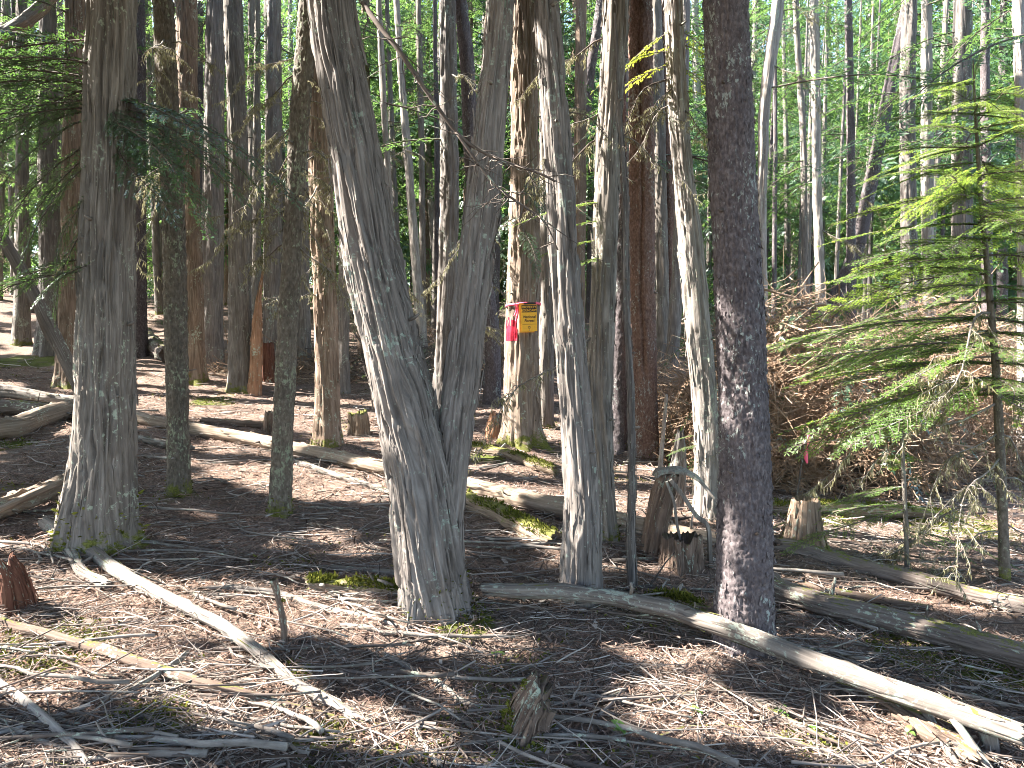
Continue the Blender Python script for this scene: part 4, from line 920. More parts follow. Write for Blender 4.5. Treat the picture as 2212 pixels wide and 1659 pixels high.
def hung_branch():
    t = TREES['T4']; Y = t['Y']-.25; mb = MB(); g = np.random.default_rng(9)
    main = smooth_path(np.array([P(x, y, Y-dy) for x, y, dy in ((745, -60, -.3), (800, 30, -.1), (862, 110, 0), (930, 210, 0), (1000, 300, 0), (1080, 345, 0), (1160, 372, 0), (1200, 392, 0))])-t['base'], 30)
    b2 = smooth_path(np.array([P(x, y, Y) for x, y in ((985, 285), (1020, 335), (1070, 400), (1130, 445), (1175, 478), (1205, 540))])-t['base'], 20)
    tube(mb, main, np.linspace(.017, .006, 30), 6); tube(mb, b2, np.linspace(.010, .004, 20), 5)
    for c, n in ((main, 46), (b2, 30)):
        for q in range(n):
            o = c[int(g.uniform(.2, 1)*(len(c)-1))]; l = g.uniform(.06, .3); v = np.array([g.normal(0, .7), g.normal(0, .6), g.uniform(-1, .25)]); tt = np.linspace(0, 1, 5)[:, None]
            tube(mb, o+v*l*tt+g.normal(0, .012, (5, 3))*tt, np.linspace(.004, .0012, 5), 3)
    mb.obj('dead_branch', M['twig_dark'], t['root'])
hung_branch()

# ------------------------------------------------------------------ boundary sign, ribbon, paint, flag
def sign():
    t = TREES['T6']; Yb = t['Y']; c = P(1143, 687, Yb); zc = c[2]
    tp, tr = at_height('T6', zc-t['base'][2]); yf = Yb-tr-.028
    c = P(1143, 687, yf); wd, hh = 34/F*yf, 57/F*yf
    r = root('boundary_sign', c, 'yellow property boundary sign nailed to the reddish cedar', 'sign'); r.rotation_euler = (0, math.radians(-1.5), math.radians(7))
    ye = plain_mat('sign_yellow', (.72, .36, .012), .45, .4, .08); bk = plain_mat('sign_black', (.012, .01, .01), .5); og = plain_mat('sign_orange', (.62, .26, .02), .5, .3, .15); pk = plain_mat('ribbon_pink', (.75, .10, .17), .5, .3, .2)
    def box(name, x0, x1, z0, z1, y0, y1, mat, par=r):
        mb = MB(); V = [(x, y, z) for x in (x0, x1) for y in (y0, y1) for z in (z0, z1)]
        mb.add(V, [(0, 1, 3, 2), (4, 6, 7, 5), (0, 4, 5, 1), (2, 3, 7, 6), (0, 2, 6, 4), (1, 5, 7, 3)]); return mb.obj(name, mat, par, False)
    w2, h2 = wd/2, hh/2
    box('plate', -w2, w2, -h2, h2, -.003, 0, ye)
    box('backing_plate', -w2-.022, w2-.03, -h2-.012, h2+.02, .004, .008, og)
    box('header_panel', -w2+.004, w2-.003, h2-.085, h2-.004, -.0045, -.0032, bk)
    box('rule_line', -w2+.01, w2-.006, -h2+.078, -h2+.081, -.0045, -.0032, bk)
    box('tag_strip', -w2+.03, w2-.01, h2+.004, h2+.026, -.003, 0, bk)
    for x, z in ((0, h2-.012), (0, -h2+.012)):
        mb = MB(); tube(mb, [(x, -.010, z), (x, .004, z)], .005, 8); mb.obj('nail', M['wood_grey'], r)
    def text(name, body, x, z, size, mat, shear=0.0, wid=1.0):
        cu = bpy.data.curves.new(name, 'FONT'); cu.body = body; cu.align_x = 'CENTER'; cu.align_y = 'CENTER'; cu.size = size; cu.shear = shear; cu.extrude = .0005; cu.offset = size*.012; cu.resolution_u = 3
        co = bpy.data.objects.new('lettering_source', cu); COL.objects.link(co); dg = bpy.context.evaluated_depsgraph_get(); me = bpy.data.meshes.new_from_object(co.evaluated_get(dg)); bpy.data.objects.remove(co); bpy.data.curves.remove(cu); me.materials.clear(); me.materials.append(mat); o = link(name, me, r, (x, -.0056, z), (math.pi/2, 0, 0)); o.scale = (wid, 1, 1)
    text('lettering', 'PROPERTY', 0, h2-.028, .037, ye, 0, .92); text('lettering', 'BOUNDARY', 0, h2-.064, .037, ye, 0, .86)
    text('lettering', 'National', 0, .012, .046, bk, .25, .9); text('lettering', 'Forest', 0, -.030, .046, bk, .25, .95)
    mb = MB(); sh = [(-.011, .016), (0, .019), (.011, .016), (.012, -.004), (0, -.019), (-.012, -.004)]
    V = [(x, -.0052, z-h2+.04) for x, z in sh]+[(x*.62, -.0052, z*.62-h2+.04) for x, z in sh]; mb.add(V, [(q, (q+1) % 6, 6+(q+1) % 6, 6+q) for q in range(6)]); mb.obj('shield_emblem', bk, r, False)
    # ribbon round the trunk
    zr = P(1130, 657, yf)[2]; p, rr = at_height('T6', zr-t['base'][2]); k = 60; th = np.arange(k)*2*np.pi/k
    rb = root('flagging_ribbon', (p[0], p[1], zr), 'pink flagging ribbon tied round the reddish cedar above the sign', 'ribbon')
    ring = rr*1.05+.010; mb = MB(); V = []
    for dz, dr in ((.014, 0), (-.014, 0), (-.014, -.002), (.014, -.002)):
        V.append(np.stack([np.cos(th)*(ring+dr), np.sin(th)*(ring+dr), dz+.012*np.sin(th*1+2.2)+.003*np.sin(th*7)], 1))
    V = np.concatenate(V); j = np.arange(k); Q = np.vstack([np.stack([a*k+j, a*k+(j+1) % k, b*k+(j+1) % k, b*k+j], 1) for a, b in ((0, 1), (1, 2), (2, 3), (3, 0))]); mb.add(V, Q); mb.obj('band', pk, rb)
    for dx, l in ((-.085, .19), (-.10, .13)):
        n = 9; tt = np.linspace(0, 1, n); yy = -math.sqrt(max(.001, ring**2-dx**2))-.008; mb = MB()
        a = np.stack([dx+.014*np.sin(tt*4), yy-.006*np.sin(tt*6+dx*50), -l*tt], 1); b = a+np.array([.022, .002, 0]); V = np.vstack([a, b, a+[0, .0015, 0], b+[0, .0015, 0]])
        i = np.arange(n-1); Q = np.vstack([np.stack([i, i+1, n+i+1, n+i], 1), np.stack([2*n+i, 3*n+i, 3*n+i+1, 2*n+i+1], 1), np.stack([i, 2*n+i, 2*n+i+1, i+1], 1), np.stack([n+i, n+i+1, 3*n+i+1, 3*n+i], 1)]); mb.add(V, Q); mb.obj('tail', pk, rb)
    # red paint blaze: bark faces of the trunk, lifted 3 mm
    tk = [c for c in t['root'].children if c.name.startswith('trunk')][0].data
    nv = len(tk.vertices); co = np.zeros(nv*3, np.float32); tk.vertices.foreach_get('co', co); co = co.reshape(-1, 3); nm = np.zeros(nv*3, np.float32); tk.vertices.foreach_get('normal', nm); nm = nm.reshape(-1, 3)
    wc = co+t['base']; X, Yp = topx(wc[:, 0], wc[:, 1], wc[:, 2])
    e = fbm(X*.16, Yp*.10, 0, 2, 5)-.5
    inside = (np.abs(X-1106+e*5) < 12) & (Yp+e*16 > 686) & (Yp+e*12 < 738) & (wc[:, 1] < Yb)
    fv = np.array([tuple(f.vertices) for f in tk.polygons if len(f.vertices) == 4]); ok = inside[fv].all(1); fv = fv[ok]
    u, inv = np.unique(fv, return_inverse=True); mb = MB(); mb.add(co[u]+nm[u]*.004, inv.reshape(-1, 4))
    mb.obj('paint_blaze', plain_mat('red_paint', (.30, .006, .022), .6, .2, .6, 22), t['root'])
    # stake with pink flag before the brush heap
    Yk = hit(1716, 1085)[1]; bs = P(1716, 1085, Yk); bs[2] = float(tz(bs[0], bs[1])); r = root('flagged_stake', bs, 'thin dark stake with a pink flag before the brush heap', 'stake')
    top = P(1741, 932, Yk)-bs; mb = MB(); tube(mb, smooth_path([(0, 0, -.08), top*.5+[.01, 0, 0], top], 8), np.linspace(.011, .007, 8), 6); mb.obj('stake', M['twig_dark'], r)
    mb = MB(); n = 12; tt = np.linspace(0, 1, n); wv = .017+.012*np.sin(tt*9+1)
    a = np.stack([top[0]+.004-wv*.5+.012*np.sin(tt*7), top[1]-.012-.008*np.sin(tt*5), top[2]-.02-.29*tt], 1); b = a+np.stack([wv*1.6, .01*np.cos(tt*8), 0*tt], 1); V = np.vstack([a, b, a+[0, .002, 0], b+[0, .002, 0]]); i = np.arange(n-1)
    Q = np.vstack([np.stack([i, i+1, n+i+1, n+i], 1), np.stack([2*n+i, 3*n+i, 3*n+i+1, 2*n+i+1], 1), np.stack([i, 2*n+i, 2*n+i+1, i+1], 1), np.stack([n+i, n+i+1, 3*n+i+1, 3*n+i], 1)]); mb.add(V, Q); mb.obj('flag', pk, r)
sign()

# ------------------------------------------------------------------ brush heaps
def many_tubes(mb, Pn, rad, k=3, tint=None):
    """Pn (n, m, 3) polylines, rad (n, m)."""
    n, m = Pn.shape[:2]; t = np.gradient(Pn, axis=1); t /= np.linalg.norm(t, axis=2, keepdims=True)+1e-9
    ref = np.where(np.abs(t[:, :1, 2:]) > .8, np.array([1., 0, 0]), np.array([0, 0, 1.]))
    a = np.cross(t, np.broadcast_to(ref, t.shape)); a /= np.linalg.norm(a, axis=2, keepdims=True)+1e-9; b = np.cross(t, a)
    th = np.arange(k)*2*np.pi/k+.5
    V = Pn[:, :, None]+rad[:, :, None, None]*(np.cos(th)[:, None]*a[:, :, None]+np.sin(th)[:, None]*b[:, :, None])
    base = (np.arange(n)*m*k)[:, None, None]; i = (np.arange(m-1)*k)[None, :, None]; j = np.arange(k)[None, None]
    Q = np.stack([base+i+j, base+i+(j+1) % k, base+i+k+(j+1) % k, base+i+k+j], -1).reshape(-1, 4)
    s = np.cumsum(np.r_[0, np.ones(m-1)])*.1
    R = np.broadcast_to((RNG.random((n, 1, 3))*20+np.stack([0*s, 0*s, s], 1)[None])[:, :, None], (n, m, k, 3)).reshape(-1, 3)
    tn = np.repeat(tint if tint is not None else RNG.random(n), m*k)
    mb.add(V.reshape(-1, 3), Q, None, R, tn)
def brush(label, cx, cy, rx, ry, hz, ntw, nsp, seed, mat='twig_tan', green=0):
    g = np.random.default_rng(seed); z0 = float(tz(cx, cy)); mb = MB()
    def pt(n, shell=.35):
        a = g.uniform(0, 6.28, n); rr = np.sqrt(g.random(n)); x = cx+rx*rr*np.cos(a); y = cy+ry*rr*np.sin(a)
        top = hz*(1-rr**2)**.6*(.65+.7*fbm(x*1.1, y*1.1, 0, 2, seed)); return x, y, tbase(x, y)+top*(shell+(1-shell)*g.random(n))
    x, y, z = pt(ntw, .1); m = 4; tt = np.linspace(-.5, .5, m)[None, :, None]
    az = g.uniform(0, 6.28, ntw); el = g.normal(.05, .5, ntw); d = np.stack([np.cos(az)*np.cos(el), np.sin(az)*np.cos(el), np.sin(el)], 1); L = g.uniform(.2, 1.1, ntw)[:, None, None]
    bend = g.normal(0, .22, (ntw, 1, 3))
    C = np.stack([x, y, z], 1)[:, None]+d[:, None]*L*tt+bend*L*tt**2*2
    C[..., 2] = np.maximum(C[..., 2], tbase(C[..., 0], C[..., 1])+.01)
    r0 = np.exp(g.normal(math.log(.0042), .5, ntw))[:, None]; many_tubes(mb, C, r0*np.linspace(1.2, .4, m)[None], 3)
    o = np.array([cx, cy, z0]); mb.V = [v-o for v in mb.V]
    ob = mb.obj('brush_debris', M[mat], None, True, o); tag(ob, label, 'brush', None, 'stuff')
    mb = MB(); x, y, z = pt(nsp, .45)
    for q in range(nsp):
        V, Q, tn, tw = DSP[g.integers(len(DSP))]
        mb.add(xf(V, (x[q]-cx, y[q]-cy, z[q]-z0), (g.normal(0, .5), g.uniform(.1, 1.1), g.uniform(0, 6.28)), g.uniform(.5, 1.0)), Q, None, None, np.clip(tn*.5+g.random()*.5, 0, 1))
    f = mb.obj('dead_foliage', M['dead_leaf'], ob, False); f['kind'] = 'stuff'
    if green:
        mb = MB(); x, y, z = pt(green, .6)
        for q in range(green):
            V, Q, tn, tw = DSP[g.integers(len(DSP))]; mb.add(xf(V, (x[q]-cx, y[q]-cy, z[q]-z0), (g.normal(0, .3), g.uniform(.0, .8), g.uniform(0, 6.28)), g.uniform(.6, 1.1)), Q, None, None, tn)
        f = mb.obj('foliage', M['cedar_leaf'], ob, False); f['kind'] = 'stuff'
DSP = [spray(L=.8, gap=.07, blen=.27, bang=52, llen=.07, lw=.016, lstep=.042, droop=.5, seed=700+q, lang=42) for q in range(4)]
c = hit(1830, 1075); brush('high tangle of dead brown brush behind the pink flag', c[0], c[1]+1.2, 1.6, 1.3, 2.2, 3800, 760, 711, green=110)
c = hit(2140, 1060); brush('dry reddish brush heap behind the young fir', c[0]+.4, c[1]+1.8, 1.8, 1.5, 2.1, 2800, 460, 712, green=30)
c = hit(1455, 960); brush('low reddish brush between spruce and sunlit cedar', c[0], c[1]+1.2, 1.0, 1.0, .9, 900, 60, 713)
c = hit(900, 850); brush('low dead brush beyond the forked cedar', c[0], c[1]+1.5, 2.2, 1.2, .7, 1300, 60, 714, 'twig_dark', 25)
c = hit(1700, 800); brush('sunlit dead brush on the rise behind the dark fir', c[0]+.5, c[1]+2.5, 2.6, 1.6, .9, 1400, 80, 715, green=20)
c = hit(2020, 830); brush('pale tangle of dry branches on the rise at the right', c[0]+1, c[1]+2.0, 3.0, 1.6, 1.3, 1800, 100, 716, green=20)
c = hit(590, 820); brush('scattered dead twigs behind the small red stump', c[0], c[1]+.6, 1.4, .9, .35, 700, 20, 717)
c = hit(1060, 800); brush('brown brush on the slope behind the right fork', c[0], c[1]+2, 2.2, 1.2, .8, 1000, 70, 718, green=20)

# ------------------------------------------------------------------ litter on the floor
def scatter(n, y0=1.5, y1=15, seed=1, clump=0.0):
    g = np.random.default_rng(seed); u = g.random(n); y = y0*(y1/y0)**u; x = g.uniform(-1, 1, n)*(.76*y+.5)
    if clump:
        v = fbm(x*1.6, y*1.6, 0, 2, seed+50); keep = g.random(n) < np.clip(1+clump*(v-.5)*4, .05, 1); x, y = x[keep], y[keep]
    return g, x, y
def litter():
    # red-brown needle sprigs
    g, x, y = scatter(115000, 1.5, 13, 801, .6); n = len(x); z = tz(x, y)+g.uniform(.0, .022, n)
    a = g.uniform(0, 6.28, n); e = g.normal(0, .28, n); L = (g.uniform(.025, .10, n)*(1+.05*y))[:, None]; d = np.stack([np.cos(a)*np.cos(e), np.sin(a)*np.cos(e), np.sin(e)], 1)*L
    wv = np.stack([-np.sin(a), np.cos(a), g.normal(0, .5, n)], 1)*(g.uniform(.0009, .0024, n)*(1+.14*y))[:, None]
    p = np.stack([x, y, z], 1); bow = np.array([0, 0, 1.])*L*g.uniform(-.05, .22, n)[:, None]+wv*g.normal(0, 2.5, n)[:, None]
    V = np.stack([p-d*.5-wv*.4, p+bow-wv, p+d*.5, p+bow+wv], 1).reshape(-1, 3)
    mb = MB(); mb.add(V, np.arange(n*4).reshape(-1, 4), None, None, np.repeat(np.clip(g.normal(.45, .24, n), 0, 1), 4)); tag(mb.obj('needle_litter', M['needles'], None, False), 'red-brown fallen needles covering the forest floor', 'needles', None, 'stuff')
    # fine twigs
    mb = MB()
    for nn, sd, l0, l1, r0 in ((23000, 802, .06, .30, .0012), (7000, 803, .2, .65, .0021)):
        g, x, y = scatter(nn, 1.5, 14, sd, .8); n = len(x); m = 4; a = g.uniform(0, 6.28, n); L = g.uniform(l0, l1, n); tt = np.linspace(-.5, .5, m)
        d = np.stack([np.cos(a), np.sin(a)], 1); bend = g.normal(0, .30, n); pr = np.stack([-np.sin(a), np.cos(a)], 1)
        C = np.stack([x, y], 1)[:, None]+d[:, None]*(L[:, None]*tt)[..., None]+pr[:, None]*(bend[:, None]*L[:, None]*(tt**2)[None]*2+g.normal(0, .02, (n, m))*L[:, None])[..., None]
        zz = tz(C[..., 0], C[..., 1]); lift = np.abs(g.normal(0, .018, n))[:, None]; tl = g.normal(0, .10, n)[:, None]*L[:, None]*tt[None]
        C = np.concatenate([C, np.maximum(zz+.004, zz.mean(1)[:, None]+lift+tl+.05*L[:, None]*(.25-tt**2)[None]*g.random(n)[:, None]+.008)[..., None]], -1)
        rr = (r0*np.exp(g.normal(0, .4, n))*(1+.06*y))[:, None]*np.linspace(1.25, .45, m)[None]; many_tubes(mb, C, rr, 3, np.clip(g.normal(.52, .26, n), 0, 1))
    tag(mb.obj('twig_litter', M['sticks']), 'thin dead twigs strewn over the needle litter', 'twigs', None, 'stuff')
    # bark and wood chips
    g, x, y = scatter(7000, 1.5, 12, 804, .8); n = len(x); z = tz(x, y)+g.uniform(.004, .02, n); a = g.uniform(0, 6.28, n); L = (g.uniform(.008, .035, n))[:, None]
    d = np.stack([np.cos(a), np.sin(a), g.normal(0, .35, n)], 1)*L; wv = np.stack([-np.sin(a), np.cos(a), g.normal(0, .4, n)], 1)*L*g.uniform(.2, .6, n)[:, None]; p = np.stack([x, y, z], 1)
    V = np.stack([p-d-wv*.5, p+d*.6-wv, p+d+wv*.6, p-d*.7+wv], 1).reshape(-1, 3); mb = MB(); mb.add(V, np.arange(n*4).reshape(-1, 4), None, None, np.repeat(g.random(n)**1.3, 4))
    tag(mb.obj('bark_litter', M['chips'], None, False), 'small bark and wood chips on the forest floor', 'bark chips', None, 'stuff')
    # moss tufts
    g, x, y = scatter(120000, 1.5, 13, 805); mo = moss_at(x, y); keep = g.random(len(x)) < (mo-.25)*1.7; x, y = x[keep], y[keep]; n = len(x); z = tz(x, y)
    a = g.uniform(0, 6.28, n); h = (g.uniform(.009, .024, n)*(1+.05*y))[:, None]; d = np.stack([g.normal(0, .7, n), g.normal(0, .7, n), np.ones(n)], 1)*h; wv = np.stack([np.cos(a), np.sin(a), 0*a], 1)*h*.32; p = np.stack([x, y, z+.006], 1)
    V = np.stack([p-wv*.4, p+d*.6-wv, p+d, p+d*.6+wv], 1).reshape(-1, 3); mb = MB(); mb.add(V, np.arange(n*4).reshape(-1, 4), None, None, np.repeat(np.clip(g.normal(.5, .25, n), 0, 1), 4))
    tag(mb.obj('moss_vegetation', M['moss'], None, False), 'green moss cushions growing in patches on the floor', 'moss', None, 'stuff')
litter()
def single_sticks():
    """Branches one can pick out singly on the floor."""
    g = np.random.default_rng(41); items = []
    for q in range(285):
        y = 2.2*(11/2.2)**(g.random()**1.25); x = g.uniform(-1, 1)*.68*y; L = g.uniform(.35, 1.3); a = g.uniform(-.9, .35)+(math.pi if g.random() < .5 else 0); m = 9; tt = np.linspace(-.5, .5, m)
        b = g.normal(0, .18); xs = x+np.cos(a)*L*tt-np.sin(a)*b*L*tt**2*2+g.normal(0, .012*L, m); ys = y+np.sin(a)*L*tt+np.cos(a)*b*L*tt**2*2+g.normal(0, .012*L, m)
        zz = tz(xs, ys); r0 = g.uniform(.0045, .011) if g.random() < .7 else g.uniform(.010, .017); z = np.maximum(zz+r0*.6, zz.mean()+g.uniform(0, .04)+L*.06*(.25-tt**2)*g.random())
        mb = MB(); C = np.stack([xs-x, ys-y, z-float(zz.mean())], 1); tube(mb, C, np.linspace(r0, r0*.45, m), 6)
        for w_ in range(int(g.integers(0, 4))):
            i = int(g.integers(2, m-1)); v = np.array([math.cos(a+g.choice([-1, 1])*g.uniform(.5, 1.1)), math.sin(a+g.choice([-1, 1])*.8), g.uniform(.0, .6)]); l = L*g.uniform(.1, .3); u = np.linspace(0, 1, 4)[:, None]
            tube(mb, C[i]+v*l*u+g.normal(0, .008, (4, 3))*u, np.linspace(r0*.5, r0*.2, 4), 4)
        o = mb.obj('fallen_stick', M['twig' if g.random() < .75 else 'twig_dark'], None, True, (x, y, float(zz.mean())))
        o['category'] = 'stick'; o['group'] = 'loose sticks strewn over the floor'
        items.append((topx(x, y, float(zz.mean())), ('long ' if L > .85 else 'short ' if L < .55 else '')+('dark' if o.data.materials[0] is M['twig_dark'] else 'grey'), o))
    LM = [(205, 1190, 'the big flared cedar'), (388, 1078, 'the cracked fir'), (602, 1118, 'the lichen-hung fir'), (945, 1345, 'the forked cedar'), (1250, 1325, 'the leaning grey cedar'), (1312, 1192, 'the dark cedar'),
          (1610, 1425, 'the thick dark fir'), (1126, 975, 'the sign cedar'), (1118, 1600, 'the small leaning stump'), (30, 1320, 'the dark red stump'), (1736, 1200, 'the flared cedar stump'), (1472, 1240, 'the squat broken stump'),
          (2172, 1262, 'the young fir'), (1960, 1235, 'the spindly fir seedling'), (615, 1400, 'the mossy upright stick'), (300, 1265, 'the white peeled pole'), (330, 1445, 'the rotting brown log'), (1830, 1460, 'the long grey log'),
          (1950, 1345, 'the thick weathered log'), (1480, 1575, 'the arched dark branch'), (2000, 1580, 'the yellowish rotten log'), (100, 1560, 'the smooth pale pole'), (900, 1455, 'the straight grey pole'), (800, 1635, 'the bottom tan stick'),
          (780, 1280, 'the moss-topped log'), (700, 985, 'the long barkless log'), (1110, 1130, 'the yellow-green mossy log'), (708, 978, 'the orange-brown cedar'), (520, 845, 'the splintered orange snag'), (1395, 1000, 'the red-brown spruce')]
    by = {}
    for (px, py), look, o in items:
        dx, dy, n = min(((px-a, py-b, n) for a, b, n in LM), key=lambda v: v[0]**2+(v[1]*1.5)**2)
        side = ('right of' if dx > 0 else 'left of') if abs(dx) > abs(dy)*1.3 else ('in front of' if dy > 0 else 'behind')
        by.setdefault('%s loose stick lying %s %s' % (look, side, n), []).append((px, o))
    for lab, os_ in by.items():
        for q, (px, o) in enumerate(sorted(os_, key=lambda v: v[0])): o['label'] = lab if len(os_) == 1 else '%s %s, counted rightward' % (ORD[q], lab)
single_sticks()
def herbs():
    g = np.random.default_rng(77)
    spots = [(1345, 1620, 'broad green leaves of a low herb right of the leaning stump', 1.3), (1690, 1552, 'low green herb right of the arched branch', .8), (1960, 1600, 'small green herb left of the rotten log', .9), (185, 1390, 'tiny green herb above the moss patch at the left', .8), (1630, 1320, 'small herb by the long grey log', .6), (1070, 1440, 'pale green leaf pair in front of the forked cedar', .8), (1745, 1590, 'green seedling among sticks at lower right', .8), (1500, 1560, 'single herb behind the arched branch', .7)]
    for x, y, lab, s in spots:
        p = hit(x, y); r = root('low_herb', (p[0], p[1], float(tz(p[0], p[1]))), lab, 'plant')
        for q in range(int(g.integers(2, 5))):
            a = g.uniform(0, 6.28); L = g.uniform(.035, .07)*s; n = 6; t = np.linspace(0, 1, n); wv = .30*L*np.sin(np.pi*np.clip(t*.93+.05, 0, 1))**.8
            c = np.stack([t*L, 0*t, .02*s+.5*L*t-.55*L*t**2], 1); l = c+np.stack([0*t, wv, .25*wv], 1); rr = c+np.stack([0*t, -wv, .25*wv], 1); V = xf(np.vstack([c, l, rr]), (0, 0, .012), (0, g.uniform(-.6, .1), a)); i = np.arange(n-1)
            mb = MB(); mb.add(V, np.vstack([np.stack([i, i+1, n+i+1, n+i], 1), np.stack([i+1, i, 2*n+i, 2*n+i+1], 1)]), None, None, float(g.random())); mb.obj('leaf', M['herb'], r)
        mb = MB(); tube(mb, [(0, 0, -.02), (0, 0, .02), (.003, 0, .04)], .0025, 5); mb.obj('stem', M['herb'], r)
herbs()

# ------------------------------------------------------------------ unseen high crowns on near trees, shaped to cast set shade and sun patches
def inpoly(x, y, poly):
    r = np.zeros(np.shape(x), bool); j = len(poly)-1
    for i in range(len(poly)):
        (xi, yi), (xj, yj) = poly[i], poly[j]
        r ^= ((yi > y) != (yj > y)) & (x < (xj-xi)*(y-yi)/(yj-yi+1e-9)+xi); j = i
    return r
SUNNY = [ # stretches of floor that the sun reaches, as surveyed
 [(-60, 1150), (90, 1105), (200, 1170), (310, 1205), (460, 1290), (500, 1345), (330, 1330), (180, 1340), (60, 1330), (-60, 1290)],
 [(380, 962), (640, 985), (840, 1018), (850, 1112), (700, 1082), (420, 1012)],
 [(290, 820), (560, 830), (680, 860), (820, 860), (840, 960), (640, 935), (420, 905), (290, 880)],
 [(430, 1268), (560, 1262), (700, 1300), (880, 1352), (900, 1388), (720, 1362), (520, 1310)],
 [(655, 1240), (880, 1262), (880, 1278), (655, 1256)],
 [(900, 1345), (1060, 1345), (1130, 1385), (980, 1392)],
 [(250, 1400), (420, 1450), (560, 1470), (720, 1525), (860, 1590), (980, 1660), (800, 1650), (600, 1570), (420, 1520), (260, 1455)],
 [(-20, 1350), (220, 1410), (240, 1440), (100, 1430), (-20, 1400)],
 [(-20, 1470), (60, 1500), (190, 1640), (100, 1640), (-20, 1580)],
 [(1000, 990), (1210, 1030), (1210, 1090), (1000, 1060)], [(1005, 1068), (1120, 1100), (1215, 1165), (1200, 1190), (1080, 1140), (1000, 1100)],
 [(1318, 1010), (1410, 1012), (1560, 1090), (1560, 1150), (1420, 1150), (1318, 1120)],
 [(1790, 1120), (1900, 1140), (2240, 1180), (2240, 1305), (2080, 1280), (1900, 1230), (1800, 1205)],
 [(1690, 1212), (1850, 1240), (2060, 1290), (2060, 1312), (1900, 1290), (1720, 1250)],
 [(1050, 1258), (1290, 1262), (1300, 1292), (1050, 1290)],
 [(1395, 1540), (1520, 1560), (1560, 1595), (1450, 1590)], 
 [(1720, 1600), (1900, 1590), (2100, 1640), (2240, 1665), (1720, 1665)], [(1880, 1425), (2000, 1440), (2080, 1470), (1960, 1460)],
 [(1290, 1490), (1480, 1500), (1620, 1545), (1500, 1530)], [(2100, 1080), (2240, 1090), (2240, 1200), (2100, 1180)],
]
TRUNKSUN = [('T1', 150, 430), ('T1', 620, 1190), ('T4', -60, 200), ('T4', 380, 950), ('T5', -40, 360), ('T6', -20, 180), ('T6', 430, 960), ('T7', 230, 640), ('T7', 1130, 1270), ('T8', 330, 560), ('T10', 60, 340), ('T10', 480, 1140),
            ('M1', 0, 830), ('M2', 60, 250), ('M6', 560, 960), ('T12', 740, 1010), ('T12', 1120, 1270), ('M8', 0, 880), ('M10', 300, 800), ('T3', 350, 420), ('M4', 560, 840), ('M14', 150, 760), ('M15', 0, 660), ('M20', 100, 760), ('YF', 130, 1240), ('M12', 300, 800)]
SK = SUN[:2]/SUN[2]
CELL = .045; U0, V0, NU, NV = -16.0, -6.0, 760, 820
